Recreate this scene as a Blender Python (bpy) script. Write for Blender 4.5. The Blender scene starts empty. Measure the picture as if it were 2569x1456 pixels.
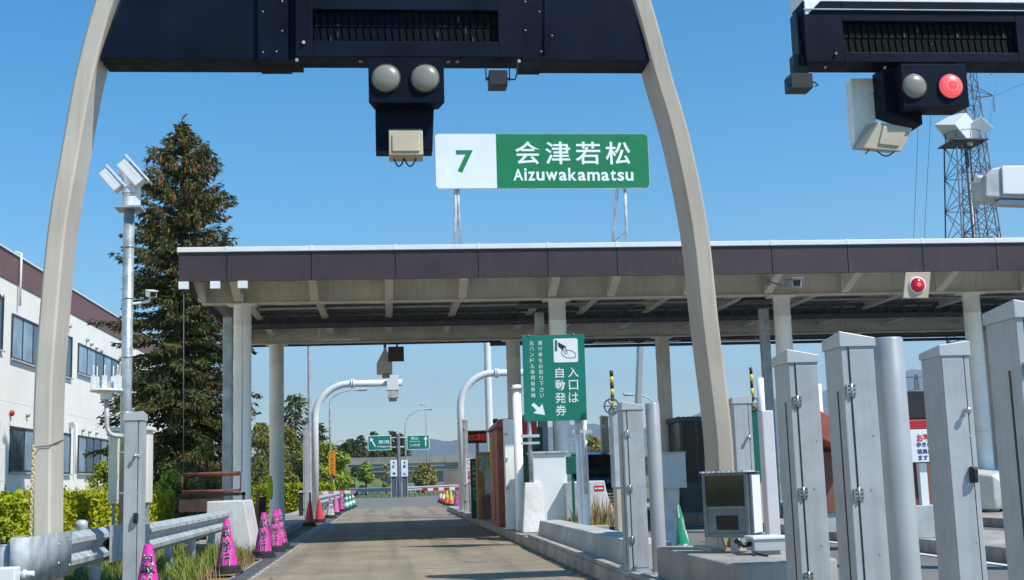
import bpy, math, random
from mathutils import Vector, Matrix
R = math.radians
random.seed(7)
S = bpy.context.scene
COL = S.collection

# ------------------------------------------------------------------ camera
FPX, CX, CY, EYE = 3100.0, 1284.5, 728.0, 1.2      # focal length and centre measured on a 2569 x 1456 view of the photo
PSI, THETA, RHO = math.atan(.1037), R(8.7), .031
fw = Vector((math.sin(PSI)*math.cos(THETA), math.cos(PSI)*math.cos(THETA), math.sin(THETA)))
r0 = Vector((math.cos(PSI), -math.sin(PSI), 0)); u0 = r0.cross(fw)
rt = r0*math.cos(RHO) - u0*math.sin(RHO); up = r0*math.sin(RHO) + u0*math.cos(RHO)
cam = bpy.data.cameras.new('camera'); co = bpy.data.objects.new('camera', cam); COL.objects.link(co)
cam.sensor_width = 36; cam.lens = 36*FPX/2569; cam.clip_end = 60000; cam.clip_start = .05
co.matrix_world = Matrix(((rt.x, up.x, -fw.x, 0), (rt.y, up.y, -fw.y, 0), (rt.z, up.z, -fw.z, EYE), (0, 0, 0, 1)))
S.camera = co
def ray(px, py): return fw*FPX + rt*(px-CX) + up*(CY-py)
def at(px, py, Y):
    d = ray(px, py); k = Y/d.y; return Vector((d.x*k, Y, EYE+d.z*k))
def onx(px, py, X):
    d = ray(px, py); k = X/d.x; return Vector((X, d.y*k, EYE+d.z*k))
def onz(px, py, Z):
    d = ray(px, py); k = (Z-EYE)/d.z; return Vector((d.x*k, d.y*k, Z))

# ------------------------------------------------------------------ world, sun, exposure
LX, LY = -.62, .52                                    # horizontal drift of a shadow per metre of height
EL = math.atan(1/math.hypot(LX, LY)); AZ = math.atan2(-LX, -LY)
w = bpy.data.worlds.new('World'); S.world = w; w.use_nodes = True
nt = w.node_tree; sky = nt.nodes.new('ShaderNodeTexSky'); sky.sky_type = 'NISHITA'; sky.sun_disc = False
sky.sun_elevation = EL; sky.sun_rotation = AZ; sky.altitude = 200; sky.air_density = 1.0; sky.dust_density = .0; sky.ozone_density = 1.6
nt.nodes['Background'].inputs[1].default_value = .145
hs_ = nt.nodes.new('ShaderNodeHueSaturation'); hs_.inputs['Saturation'].default_value = 1.52; hs_.inputs['Hue'].default_value = .492
nt.links.new(sky.outputs[0], hs_.inputs['Color']); nt.links.new(hs_.outputs[0], nt.nodes['Background'].inputs[0])
sl = bpy.data.lights.new('sun', 'SUN'); sl.energy = 4.5; sl.angle = R(.5); sl.color = (1, .95, .87)
so = bpy.data.objects.new('sun', sl); COL.objects.link(so)
so.rotation_euler = Vector((LX, LY, -1)).to_track_quat('-Z', 'Y').to_euler()
S.view_settings.view_transform = 'Standard'; S.view_settings.look = 'None'
S.view_settings.exposure = .28; S.view_settings.gamma = 1

# ------------------------------------------------------------------ materials
def mat(name, col, rough=.6, metal=0, var=.12, scale=3., bump=0., streak=0., emit=0, leafy=False, spec=.5, dirt=None, bscale=None):
    m = bpy.data.materials.new(name); m.use_nodes = True; n = m.node_tree.nodes; L = m.node_tree.links
    b = n['Principled BSDF']; b.inputs['Roughness'].default_value = rough; b.inputs['Metallic'].default_value = metal
    b.inputs['Specular IOR Level'].default_value = spec
    tc = n.new('ShaderNodeTexCoord'); c = (*col, 1)
    def mix(fac, a, bb, mode='MIX'):
        x = n.new('ShaderNodeMix'); x.data_type = 'RGBA'; x.blend_type = mode
        if hasattr(fac, 'links'): L.new(fac, x.inputs[0])
        else: x.inputs[0].default_value = fac
        for s, v in ((6, a), (7, bb)):
            if hasattr(v, 'links'): L.new(v, x.inputs[s])
            else: x.inputs[s].default_value = v
        return x.outputs[2]
    def noise(sc, vec=None, det=6, lo=.35, hi=.65):
        t = n.new('ShaderNodeTexNoise'); t.inputs['Scale'].default_value = sc; t.inputs['Detail'].default_value = det
        L.new(vec or tc.outputs['Object'], t.inputs['Vector'])
        r = n.new('ShaderNodeMapRange'); r.inputs[1].default_value = lo; r.inputs[2].default_value = hi
        L.new(t.outputs[0], r.inputs[0]); return r.outputs[0]
    out = c
    if leafy:
        g = n.new('ShaderNodeNewGeometry'); ra = g.outputs['Random Per Island']
        out = mix(ra, tuple(x*(1-var*2) for x in col)+(1,), tuple(min(1, x*(1+var*2.2)) for x in col)+(1,))
        out = mix(noise(scale), out, (col[0]*1.35, col[1]*1.1, col[2]*.7, 1))
    elif var:
        f = noise(scale)
        out = mix(f, tuple(x*(1-var) for x in col)+(1,), tuple(min(1, x*(1+var)) for x in col)+(1,))
    if streak:
        mp = n.new('ShaderNodeMapping'); mp.inputs['Scale'].default_value = (9, 9, .55); L.new(tc.outputs['Object'], mp.inputs[0])
        f = noise(2.2, mp.outputs[0], 5, .48, .78)
        mm = n.new('ShaderNodeMath'); mm.operation = 'MULTIPLY'; L.new(f, mm.inputs[0]); mm.inputs[1].default_value = streak
        out = mix(mm.outputs[0], out, (*(dirt or (.12, .09, .06)), 1))
    if hasattr(out, 'links'): L.new(out, b.inputs['Base Color'])
    else: b.inputs['Base Color'].default_value = out
    if rough < .9 and not leafy and not emit:
        f = noise(scale*2.5, None, 4, .3, .7); r = n.new('ShaderNodeMapRange'); L.new(f, r.inputs[0])
        r.inputs[3].default_value = max(.02, rough-.08); r.inputs[4].default_value = min(1, rough+.1); L.new(r.outputs[0], b.inputs['Roughness'])
    if bump:
        t = n.new('ShaderNodeTexNoise'); t.inputs['Scale'].default_value = bscale or scale*12; t.inputs['Detail'].default_value = 8
        L.new(tc.outputs['Object'], t.inputs['Vector'])
        bp = n.new('ShaderNodeBump'); bp.inputs['Strength'].default_value = bump; bp.inputs['Distance'].default_value = .02
        L.new(t.outputs[0], bp.inputs['Height']); L.new(bp.outputs[0], b.inputs['Normal'])
    if emit:
        b.inputs['Emission Color'].default_value = c; b.inputs['Emission Strength'].default_value = emit
    return m
def glass(name, col, rough=.05, metal=0):
    m = mat(name, col, rough, metal, var=.2, scale=.6); return m
M = {}
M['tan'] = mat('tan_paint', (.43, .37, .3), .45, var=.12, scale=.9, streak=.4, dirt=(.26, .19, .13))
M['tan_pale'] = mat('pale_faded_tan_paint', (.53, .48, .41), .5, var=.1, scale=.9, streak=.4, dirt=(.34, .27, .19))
M['navy'] = mat('navy_paint', (.005, .009, .022), .5, var=.3, scale=1.5, spec=.08)
M['navy_dull'] = mat('navy_frame_paint', (.024, .03, .045), .55, var=.25, scale=2)
M['black'] = mat('black_plastic', (.014, .014, .016), .5, var=.2)
M['lens'] = mat('lamp_lens_grey', (.21, .215, .19), .3, var=.06)
M['beige'] = mat('beige_housing', (.46, .4, .3), .45, var=.08)
M['white_sign'] = mat('white_sheeting', (.72, .75, .8), .45, var=.03, scale=2)
M['green_sign'] = mat('green_sheeting', (.0, .17, .06), .45, var=.05, scale=2)
M['teal_sign'] = mat('teal_green_sign', (.0, .17, .12), .45, var=.08, scale=2)
M['letter'] = mat('white_lettering', (.74, .8, .82), .5, var=.02)
M['letter_green'] = mat('green_lettering', (.0, .2, .07), .5, var=.02)
M['letter_black'] = mat('black_lettering', (.02, .02, .03), .5, var=.02)
M['letter_red'] = mat('red_lettering', (.5, .03, .04), .5, var=.02)
M['letter_blue'] = mat('blue_lettering', (.04, .06, .25), .5, var=.02)
M['galv'] = mat('galvanised_steel', (.44, .47, .49), .62, .12, var=.22, scale=6, bump=.06)
M['galv_dull'] = mat('dull_galvanised_steel', (.42, .46, .49), .55, .35, var=.18, scale=4)
M['cabinet'] = mat('grey_blue_cabinet_paint', (.4, .42, .44), .42, .08, var=.1, scale=5, streak=.28, dirt=(.2, .19, .17))
M['cabinet_trim'] = mat('cabinet_edge_paint', (.44, .46, .48), .4, .08, var=.05)
M['steel'] = mat('stainless_steel', (.6, .6, .58), .28, .9, var=.1)
M['rubber'] = mat('dark_rubber', (.02, .021, .023), .75, var=.2)
M['pale_conc'] = mat('pale_worn_concrete', (.46, .455, .43), .8, var=.14, scale=2, bump=.2, streak=.4)
M['pipe_metal'] = mat('grey_painted_pipe', (.38, .39, .4), .4, .2, var=.05, scale=3)
M['pole_metal'] = mat('mottled_galvanised_pole', (.4, .45, .48), .42, .5, var=.22, scale=7)
M['fir'] = mat('green_fir_needles', (.065, .095, .035), .7, var=.3, scale=.5, leafy=True, spec=.25)
M['concrete'] = mat('weathered_concrete', (.34, .32, .285), .85, var=.16, scale=1.6, bump=.25, streak=.35)
M['white_conc'] = mat('white_painted_concrete', (.56, .57, .56), .75, var=.14, scale=2, bump=.2, streak=.4, dirt=(.33, .28, .2))
M['kerb'] = mat('grimy_kerb_concrete', (.36, .34, .31), .9, var=.25, scale=2.2, bump=.3, streak=.4)
M['cream'] = mat('cream_steel_paint', (.76, .735, .655), .55, var=.1, scale=1.2, streak=.2)
M['column'] = mat('pale_column_paint', (.86, .87, .85), .5, var=.07, scale=1.5, streak=.16)
M['soffit'] = mat('dark_roof_deck', (.34, .34, .32), .7, var=.12, scale=1)
M['fascia'] = mat('dark_plum_cladding', (.044, .026, .031), .5, var=.14, scale=.7, streak=.35, dirt=(.08, .06, .064))
M['trim'] = mat('white_edge_trim', (.75, .77, .78), .4, var=.04)
M['tray'] = mat('dark_tray_paint', (.09, .1, .12), .6)
M['wall'] = mat('white_render_wall', (.85, .82, .75), .75, var=.04, scale=.6, streak=.07)
M['maroon'] = mat('maroon_parapet', (.17, .085, .08), .6, var=.08)
M['glass'] = glass('window_glass', (.06, .09, .12), .06)
M['winframe'] = mat('dark_window_frame', (.035, .035, .04), .4)
M['curtain'] = mat('pale_curtain_glass', (.25, .33, .4), .15, var=.25, scale=1.2)
M['pink'] = mat('magenta_plastic', (.68, .035, .36), .45, var=.14, scale=7, streak=.3, dirt=(.3, .1, .18))
M['pink_pale'] = mat('faded_pink_plastic', (.62, .16, .34), .5, var=.1, scale=6)
M['red_cone'] = mat('red_plastic', (.62, .05, .06), .45, var=.1, scale=5)
M['cone_green'] = mat('green_plastic', (.02, .3, .2), .45, var=.1)
M['cone_white'] = mat('white_plastic', (.7, .7, .68), .45, var=.06)
M['cone_yellow'] = mat('yellow_plastic', (.7, .55, .04), .45, var=.06)
M['cone_orange'] = mat('orange_plastic', (.75, .17, .03), .45, var=.06)
M['rust'] = mat('rusty_red_steel', (.16, .05, .035), .8, var=.4, scale=9, bump=.2)
M['rust_dark'] = mat('dark_rust_plate', (.06, .035, .03), .85, var=.4, scale=5)
M['copper'] = mat('copper_red_paint', (.36, .1, .07), .5, var=.15, streak=.15)
M['copper_dark'] = mat('dark_copper_paint', (.2, .075, .05), .55, var=.15)
M['red'] = mat('bright_red_panel', (.4, .015, .02), .4, var=.08)
M['redlamp'] = mat('lit_red_lamp', (1, .07, .09), .35, var=0, emit=.5)
M['redlens'] = mat('red_lamp_glass', (.5, .01, .02), .15, var=0, emit=.12)
M['dgreen'] = mat('machine_green_paint', (.0, .1, .075), .45, var=.1)
M['yellow'] = mat('sign_yellow_orange', (.75, .3, .01), .5, var=.05)
M['hiviz'] = mat('lime_yellow_cloth', (.5, .6, .03), .8, var=.1)
M['wood'] = mat('ochre_board', (.38, .22, .06), .7, var=.2)
M['galv_dark'] = mat('dull_grey_frame_metal', (.15, .165, .18), .45, .4, var=.15, scale=6)
M['olive_plate'] = mat('dull_olive_plate', (.1, .085, .055), .7, var=.15)
M['tower'] = mat('grey_tower_steel', (.1, .1, .13), .6, .2, var=.1)
M['asphalt'] = mat('asphalt', (.17, .165, .155), .9, var=.15, scale=.7, bump=.25, bscale=60)
M['paint'] = mat('road_marking_paint', (.7, .7, .68), .7, var=.12, scale=3)
M['bark'] = mat('bark', (.09, .06, .045), .9, var=.3, scale=6, bump=.4)
M['needle'] = mat('spruce_needles', (.06, .075, .027), .75, var=.16, scale=.6, leafy=True, spec=.25)
M['cone_brown'] = mat('brown_seed_cones', (.22, .1, .045), .7, var=.25, leafy=True)
M['pine'] = mat('pine_foliage', (.15, .165, .035), .7, var=.25, scale=.5, leafy=True, spec=.25)
M['leafg'] = mat('fresh_leaf', (.21, .28, .035), .6, var=.25, scale=.5, leafy=True, spec=.3)
M['hedge'] = mat('lime_hedge_leaf', (.24, .3, .01), .55, var=.25, scale=.8, leafy=True, spec=.3)
M['hedgecore'] = mat('hedge_inner_twigs', (.1, .13, .012), .9)
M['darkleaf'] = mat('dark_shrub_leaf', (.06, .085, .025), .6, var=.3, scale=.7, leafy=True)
M['olive'] = mat('olive_shrub_leaf', (.2, .2, .05), .6, var=.25, scale=.7, leafy=True)
M['grassb'] = mat('grass_blades', (.14, .21, .04), .7, var=.3, scale=.5, leafy=True)
M['dryweed'] = mat('dry_weed_stalks', (.25, .18, .1), .8, var=.3, leafy=True)
M['rail'] = mat('weathered_guardrail_zinc', (.38, .41, .43), .66, .1, var=.24, scale=7, bump=.08, streak=.25, dirt=(.2, .19, .17))
M['soil'] = mat('verge_soil', (.2, .16, .09), .95, var=.35, scale=1.5, bump=.3)
M['meadow'] = mat('meadow', (.11, .13, .035), .95, var=.3, scale=.15, bump=.2)
M['vanblue'] = mat('dark_blue_car_paint', (.02, .03, .06), .22, .2, var=.05, spec=.6)
M['vanwhite'] = mat('white_car_paint', (.6, .6, .58), .25, 0, var=.03, spec=.5)
M['boothglass'] = mat('smoked_booth_glass', (.03, .035, .04), .2, spec=.15)
M['chrome'] = mat('chrome', (.7, .7, .72), .12, 1, var=0)
M['darkglass'] = glass('dark_car_glass', (.012, .016, .018), .05)
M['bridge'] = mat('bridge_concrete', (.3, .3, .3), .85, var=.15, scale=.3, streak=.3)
M['bridge_shade'] = mat('shaded_bridge_concrete', (.26, .25, .23), .9, var=.2, scale=.3)  # darker copy of the bridge concrete, shade painted into its colour
M['lilac'] = mat('pale_lilac_post', (.6, .58, .62), .5, var=.05)
M['mount'] = mat('forested_mountain', (.035, .05, .045), .95, var=.3, scale=.002)
M['ledblue'] = mat('led_module_blue', (.002, .003, .014), .6, var=.4, scale=6, spec=.1)
M['ledgreen'] = mat('led_module_green', (.0018, .006, .0055), .6, var=.4, scale=6, spec=.1)
M['leddot'] = mat('led_reflector', (.03, .037, .05), .4, var=.2)
M['ledred'] = mat('lit_red_led', (.7, .05, .03), .5, var=0, emit=.25)
M['poster'] = mat('printed_board', (.34, .33, .22), .6, var=.5, scale=7)
M['chain'] = mat('yellow_chain_plastic', (.6, .5, .26), .5, var=.15)
# road surface: pale concrete with fine speckle, tyre darkening and cracks
def road_mat():
    m = mat('toll_lane_concrete', (.285, .234, .16), .88, var=.14, scale=.8, bump=.3, bscale=45)
    n = m.node_tree.nodes; L = m.node_tree.links; b = n['Principled BSDF']
    src = b.inputs['Base Color'].links[0].from_socket; tc = [x for x in n if x.bl_idname == 'ShaderNodeTexCoord'][0]
    def add(colr, fac_socket, amt):
        global_mix = n.new('ShaderNodeMix'); global_mix.data_type = 'RGBA'
        mm = n.new('ShaderNodeMath'); mm.operation = 'MULTIPLY'; mm.inputs[1].default_value = amt
        L.new(fac_socket, mm.inputs[0]); L.new(mm.outputs[0], global_mix.inputs[0])
        cur = b.inputs['Base Color'].links[0].from_socket
        L.new(cur, global_mix.inputs[6]); global_mix.inputs[7].default_value = (*colr, 1); L.new(global_mix.outputs[2], b.inputs['Base Color'])
    t = n.new('ShaderNodeTexNoise'); t.inputs['Scale'].default_value = 38; t.inputs['Detail'].default_value = 3; L.new(tc.outputs['Object'], t.inputs['Vector'])
    r = n.new('ShaderNodeMapRange'); r.inputs[1].default_value = .5; r.inputs[2].default_value = .7; L.new(t.outputs[0], r.inputs[0]); add((.16, .14, .12), r.outputs[0], .6)
    mp = n.new('ShaderNodeMapping'); mp.inputs['Scale'].default_value = (1.6, .05, 1); L.new(tc.outputs['Object'], mp.inputs[0])
    t = n.new('ShaderNodeTexNoise'); t.inputs['Scale'].default_value = 1.3; t.inputs['Detail'].default_value = 4; L.new(mp.outputs[0], t.inputs['Vector'])
    r = n.new('ShaderNodeMapRange'); r.inputs[1].default_value = .48; r.inputs[2].default_value = .66; L.new(t.outputs[0], r.inputs[0]); add((.12, .1, .075), r.outputs[0], .6)
    t = n.new('ShaderNodeTexNoise'); t.inputs['Scale'].default_value = 2.6; t.inputs['Detail'].default_value = 7; t.inputs['Roughness'].default_value = .7; L.new(tc.outputs['Object'], t.inputs['Vector'])
    r = n.new('ShaderNodeMapRange'); r.inputs[1].default_value = .5; r.inputs[2].default_value = .68; L.new(t.outputs[0], r.inputs[0]); add((.14, .12, .095), r.outputs[0], .32)
    r = n.new('ShaderNodeMapRange'); r.inputs[1].default_value = .42; r.inputs[2].default_value = .3; L.new(t.outputs[0], r.inputs[0]); add((.42, .37, .29), r.outputs[0], .45)
    v = n.new('ShaderNodeTexVoronoi'); v.feature = 'DISTANCE_TO_EDGE'; v.inputs['Scale'].default_value = .35
    t = n.new('ShaderNodeTexNoise'); t.inputs['Scale'].default_value = 1.5; L.new(tc.outputs['Object'], t.inputs['Vector'])
    mx = n.new('ShaderNodeMix'); mx.data_type = 'VECTOR'; mx.inputs[0].default_value = .25; L.new(tc.outputs['Object'], mx.inputs[4]); L.new(t.outputs[1], mx.inputs[5]); L.new(mx.outputs[1], v.inputs['Vector'])
    r = n.new('ShaderNodeMapRange'); r.inputs[1].default_value = 0; r.inputs[2].default_value = .004; r.inputs[3].default_value = 1; r.inputs[4].default_value = 0; L.new(v.outputs[0], r.inputs[0]); add((.09, .08, .07), r.outputs[0], .7)
    return m
def led_dots(m, a, c):
    n = m.node_tree.nodes; L = m.node_tree.links; b = n['Principled BSDF']; tc = n.new('ShaderNodeTexCoord'); v = n.new('ShaderNodeTexVoronoi'); v.inputs['Scale'].default_value = 95; v.inputs['Randomness'].default_value = .1
    L.new(tc.outputs['Object'], v.inputs['Vector']); r = n.new('ShaderNodeMapRange'); r.inputs[1].default_value = .3; r.inputs[2].default_value = .5; L.new(v.outputs['Distance'], r.inputs[0])
    x = n.new('ShaderNodeMix'); x.data_type = 'RGBA'; L.new(r.outputs[0], x.inputs[0]); x.inputs[6].default_value = (*c, 1); x.inputs[7].default_value = (*a, 1)
    L.new(x.outputs[2], b.inputs['Emission Color']); L.new(x.outputs[2], b.inputs['Base Color'])
led_dots(M['redlamp'], (.95, .04, .06), (1, .26, .25))
M['lane'] = road_mat()
M['lane_dark'] = mat('old_asphalt_patch', (.235, .195, .138), .92, var=.2, scale=2, bump=.3, bscale=45)

# ------------------------------------------------------------------ mesh builder
ORG = {}
class MB:
    def __init__(s): s.v = []; s.f = []; s.m = []; s.sm = []
    def add(s, vs, fs, m=0, smooth=False):
        o = len(s.v); s.v += [Vector(v) for v in vs]; s.f += [tuple(i+o for i in f) for f in fs]
        s.m += [m]*len(fs); s.sm += [smooth]*len(fs); return s
    def hexa(s, p, m=0):   # p: 4 bottom (ccw) + 4 top
        return s.add(p, [(3, 2, 1, 0), (4, 5, 6, 7), (0, 1, 5, 4), (1, 2, 6, 5), (2, 3, 7, 6), (3, 0, 4, 7)], m)
    def box(s, x0, x1, y0, y1, z0, z1, m=0):
        if x0 > x1: x0, x1 = x1, x0
        if y0 > y1: y0, y1 = y1, y0
        if z0 > z1: z0, z1 = z1, z0
        return s.hexa([(x0, y0, z0), (x1, y0, z0), (x1, y1, z0), (x0, y1, z0), (x0, y0, z1), (x1, y0, z1), (x1, y1, z1), (x0, y1, z1)], m)
    def obox(s, c, size, rot=None, m=0):
        rot = rot or Matrix.Identity(3); hx, hy, hz = [q/2 for q in size]; c = Vector(c)
        return s.hexa([c + rot @ Vector(q) for q in ((-hx, -hy, -hz), (hx, -hy, -hz), (hx, hy, -hz), (-hx, hy, -hz), (-hx, -hy, hz), (hx, -hy, hz), (hx, hy, hz), (-hx, hy, hz))], m)
    def tube(s, pts, r, n=12, m=0, cap=True, smooth=True):
        pts = [Vector(p) for p in pts]; rs = r if isinstance(r, (list, tuple)) else [r]*len(pts)
        vs = []; fs = []; ref = None
        for i, p in enumerate(pts):
            t = (pts[min(i+1, len(pts)-1)] - pts[max(i-1, 0)]).normalized()
            if ref is None: ref = Vector((1, 0, 0)) if abs(t.x) < .8 else Vector((0, 1, 0))
            a = (ref - t*ref.dot(t)).normalized(); b = t.cross(a); ref = a
            vs += [p + (a*math.cos(k*2*math.pi/n) + b*math.sin(k*2*math.pi/n))*rs[i] for k in range(n)]
        for i in range(len(pts)-1):
            for k in range(n): fs.append((i*n+k, i*n+(k+1) % n, (i+1)*n+(k+1) % n, (i+1)*n+k))
        s.add(vs, fs, m, smooth)
        if cap:
            o = len(s.v)-len(vs); s.f += [tuple(o+k for k in reversed(range(n))), tuple(o+(len(pts)-1)*n+k for k in range(n))]; s.m += [m, m]; s.sm += [False, False]
        return s
    def lathe(s, prof, c=(0, 0, 0), n=24, m=0, smooth=True, ax=None):
        c = Vector(c); vs = []; fs = []; q = Matrix.Identity(3) if ax is None else Vector((0, 0, 1)).rotation_difference(Vector(ax)).to_matrix()
        for r_, z in prof: vs += [c + q @ Vector((r_*math.cos(k*2*math.pi/n), r_*math.sin(k*2*math.pi/n), z)) for k in range(n)]
        for i in range(len(prof)-1):
            for k in range(n): fs.append((i*n+k, i*n+(k+1) % n, (i+1)*n+(k+1) % n, (i+1)*n+k))
        return s.add(vs, fs, m, smooth)
    def prism(s, poly, o, ux, uy, d, m=0):   # polygon in plane (ux,uy) from o, extruded by d
        o = Vector(o); ux = Vector(ux); uy = Vector(uy); d = Vector(d); n = len(poly)
        a = [o+ux*x+uy*y for x, y in poly]; b = [q+d for q in a]
        flip = ux.cross(uy).dot(d) > 0
        fs = [tuple(range(n)), tuple(range(2*n-1, n-1, -1))] + [(i+n, (i+1) % n+n, (i+1) % n, i) for i in range(n)]
        if flip: fs = [tuple(reversed(f)) for f in fs]
        return s.add(a+b, fs, m)
    def text(s, body, size, c, ux=(1, 0, 0), uy=(0, 0, 1), bold=0., m=0, depth=0., sx=1., fn=None, fitw=None, fith=None):
        cu = bpy.data.curves.new('lettering', 'FONT'); cu.body = body; cu.size = size; cu.offset = bold; cu.extrude = 0; cu.resolution_u = 3
        cu.align_x = 'CENTER'; cu.align_y = 'CENTER'
        o = bpy.data.objects.new('lettering', cu); COL.objects.link(o); bpy.context.view_layer.update()
        me = bpy.data.meshes.new_from_object(o.evaluated_get(bpy.context.evaluated_depsgraph_get()))
        vs = [v.co.copy() for v in me.vertices]; fs = [tuple(p.vertices) for p in me.polygons]
        bpy.data.objects.remove(o); bpy.data.curves.remove(cu); bpy.data.meshes.remove(me)
        if not vs: return s
        x0, x1 = min(v.x for v in vs), max(v.x for v in vs); y0, y1 = min(v.y for v in vs), max(v.y for v in vs)
        kx = (fitw/(x1-x0) if fitw else 1)*sx; ky = fith/(y1-y0) if fith else 1
        vs = [((v.x-(x0+x1)/2)*kx, (v.y-(y0+y1)/2)*ky) for v in vs]
        c = Vector(c); ux = Vector(ux); uy = Vector(uy)
        P = [fn(x, y) for x, y in vs] if fn else [c+ux*x+uy*y for x, y in vs]
        return s.add(P, fs, m)
    def build(s, name, mats, parent=None, bevel=0, org=None, label=None):
        L = ORG.get(parent.name, Vector()) if parent else Vector(org) if org else Vector()
        me = bpy.data.meshes.new(name); me.from_pydata([tuple(v-L) for v in s.v], [], s.f)
        mats = mats if isinstance(mats, (list, tuple)) else [mats]
        for q in mats: me.materials.append(M[q] if isinstance(q, str) else q)
        me.polygons.foreach_set('material_index', s.m); me.polygons.foreach_set('use_smooth', s.sm); me.update()
        o = bpy.data.objects.new(name, me); COL.objects.link(o)
        if parent: o.parent = parent
        elif org: o.location = L
        ORG[o.name] = L
        if bevel:
            b = o.modifiers.new('bevel', 'BEVEL'); b.width = bevel; b.segments = 2; b.limit_method = 'ANGLE'; b.angle_limit = R(40)
        if label: o['label'] = label
        return o
def tag(o, label=None, cat=None, group=None, kind=None):
    if label: o['label'] = label
    if cat: o['category'] = cat
    if group: o['group'] = group
    if kind: o['kind'] = kind
    return o
def T(name, label, cat, loc=(0, 0, 0), group=None):
    o = bpy.data.objects.new(name, None); COL.objects.link(o); o.location = loc; o.empty_display_size = .1
    ORG[o.name] = Vector(loc); return tag(o, label, cat, group)
def struct(mb, name, mats, bevel=0): return tag(mb.build(name, mats, None, bevel), kind='structure')
KIDS = {}
def dup(root, loc, rotz=0, label=None, group=None, swap=None):
    def cp(o, par):
        c = o.copy(); COL.objects.link(c)
        if par: c.parent = par; c.matrix_parent_inverse = o.matrix_parent_inverse
        for ch in o.children: cp(ch, c)
        return c
    r = cp(root, None); r.location = loc; r.rotation_euler = (0, 0, rotz)
    if label: r['label'] = label
    if group: r['group'] = group
    return r
def lerp(a, b, t): return a+(b-a)*t
def arc(c, r, a0, a1, n, ux, uz):
    c = Vector(c); ux = Vector(ux); uz = Vector(uz)
    return [c+ux*(r*math.cos(lerp(a0, a1, i/n)))+uz*(r*math.sin(lerp(a0, a1, i/n))) for i in range(n+1)]
def leaves(mb, pts, size, m=0, flat=.0, asp=.55):
    for p in pts:
        a = Vector((random.gauss(0, 1), random.gauss(0, 1), random.gauss(0, 1)*(1-flat))).normalized()
        b = a.cross(Vector((random.gauss(0, 1), random.gauss(0, 1), random.gauss(0, 1)))).normalized()
        k = size*random.uniform(.6, 1.35); mb.add([p-a*k*.5, p+b*k*asp*.5, p+a*k*.5, p-b*k*asp*.5], [(0, 1, 2, 3)], m)
# ------------------------------------------------------------------ ground, road, islands
b = MB(); b.add([(-13000, -200, -.03), (13000, -200, -.03), (13000, 12400, -.03), (-13000, 12400, -.03)], [(0, 1, 2, 3)]); struct(b, 'ground', 'meadow')
b = MB(); b.add([(-2.05, -12, 0), (70, -12, 0), (70, 62, 0), (-2.05, 62, 0)], [(0, 1, 2, 3)]); struct(b, 'plaza_pavement', 'asphalt')
b = MB(); b.add([(-1.78, -12, .006), (2.44, -12, .006), (2.44, 62, .006), (-1.78, 62, .006)], [(0, 1, 2, 3)]); struct(b, 'toll_lane', 'lane')
pts = []
b = MB(); b.add([(-16, 62, -.002), (-2.05, 62, -.002), (70, 62, -.002), (75, 118, -.002), (6, 106, -.002), (1, 103.5, -.002), (-8, 107, -.002), (-40, 124, -.002), (-46, 112, -.002)], [tuple(range(9))]); struct(b, 'exit_road', 'asphalt')
b = MB(); b.add([(-60, -10, -.012), (-1.9, -10, -.012), (-1.9, 60, -.012), (-60, 60, -.012)], [(0, 1, 2, 3)]); struct(b, 'verge', 'soil')
# road markings out on the plaza
b = MB()
for x0, y0, x1, y1, wd in ((-4.5, 84, -2.6, 86, .5), (-6, 98, -2, 97.4, .35), (-9, 100, 3, 99.6, .14), (4.05, 2, 4.05, 60, .12), (7.3, 2, 7.3, 60, .12), (9.6, 2, 9.6, 60, .12), (13, 2, 13, 60, .12), (16, -2, 16, 60, .15)):
    d = Vector((x1-x0, y1-y0, 0)).normalized(); q = Vector((-d.y, d.x, 0))*wd/2
    p, e = Vector((x0, y0, .01)), Vector((x1, y1, .01)); b.add([p-q, e-q, e+q, p+q], [(0, 1, 2, 3)])
struct(b, 'road_markings', 'paint')
# drainage channel between lane and verge
T0 = T('drain_channel', 'long steel drain grating along the left edge of the lane beside the cones', 'drain', (-1.9, 8, 0))
b = MB(); b.box(-2.12, -1.785, 8, 62, -.02, .012); b.build('channel_kerb', 'kerb', T0)
b = MB()
for x in (-2.06, -2.0, -1.94, -1.88): b.box(x, x+.035, 8, 62, .013, .03)
for i in range(80): b.box(-2.07, -1.83, 8+i*.5, 8.03+i*.5, .0135, .026)
b.build('grate', 'galv_dark', T0)
b = MB()
for y in (12.6, 17.6, 22.6, 27.6, 32.6, 37.6, 42.6, 47.6, 52.6): b.box(-1.77, 2.415, y, y+.016, .0065, .0085)
b.box(.3, .31, -10, 61, .0065, .0083); struct(b, 'pavement_joints', 'lane_dark')
b = MB(); random.seed(21)
for x, y, a, c in ((-.2, 15.2, .9, 1.6), (1.3, 19.5, .6, 2.2), (-1.0, 28.5, .7, 1.8), (.6, 45, 1.0, 2.5)):
    b.add([(x+a*.5*math.cos(t_)*(.75+.25*random.random()), y+c*.5*math.sin(t_)*(.75+.25*random.random()), .0095) for t_ in [i*math.pi/9 for i in range(18)]], [tuple(range(18))])
struct(b, 'road_patches', 'lane_dark')
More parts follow.
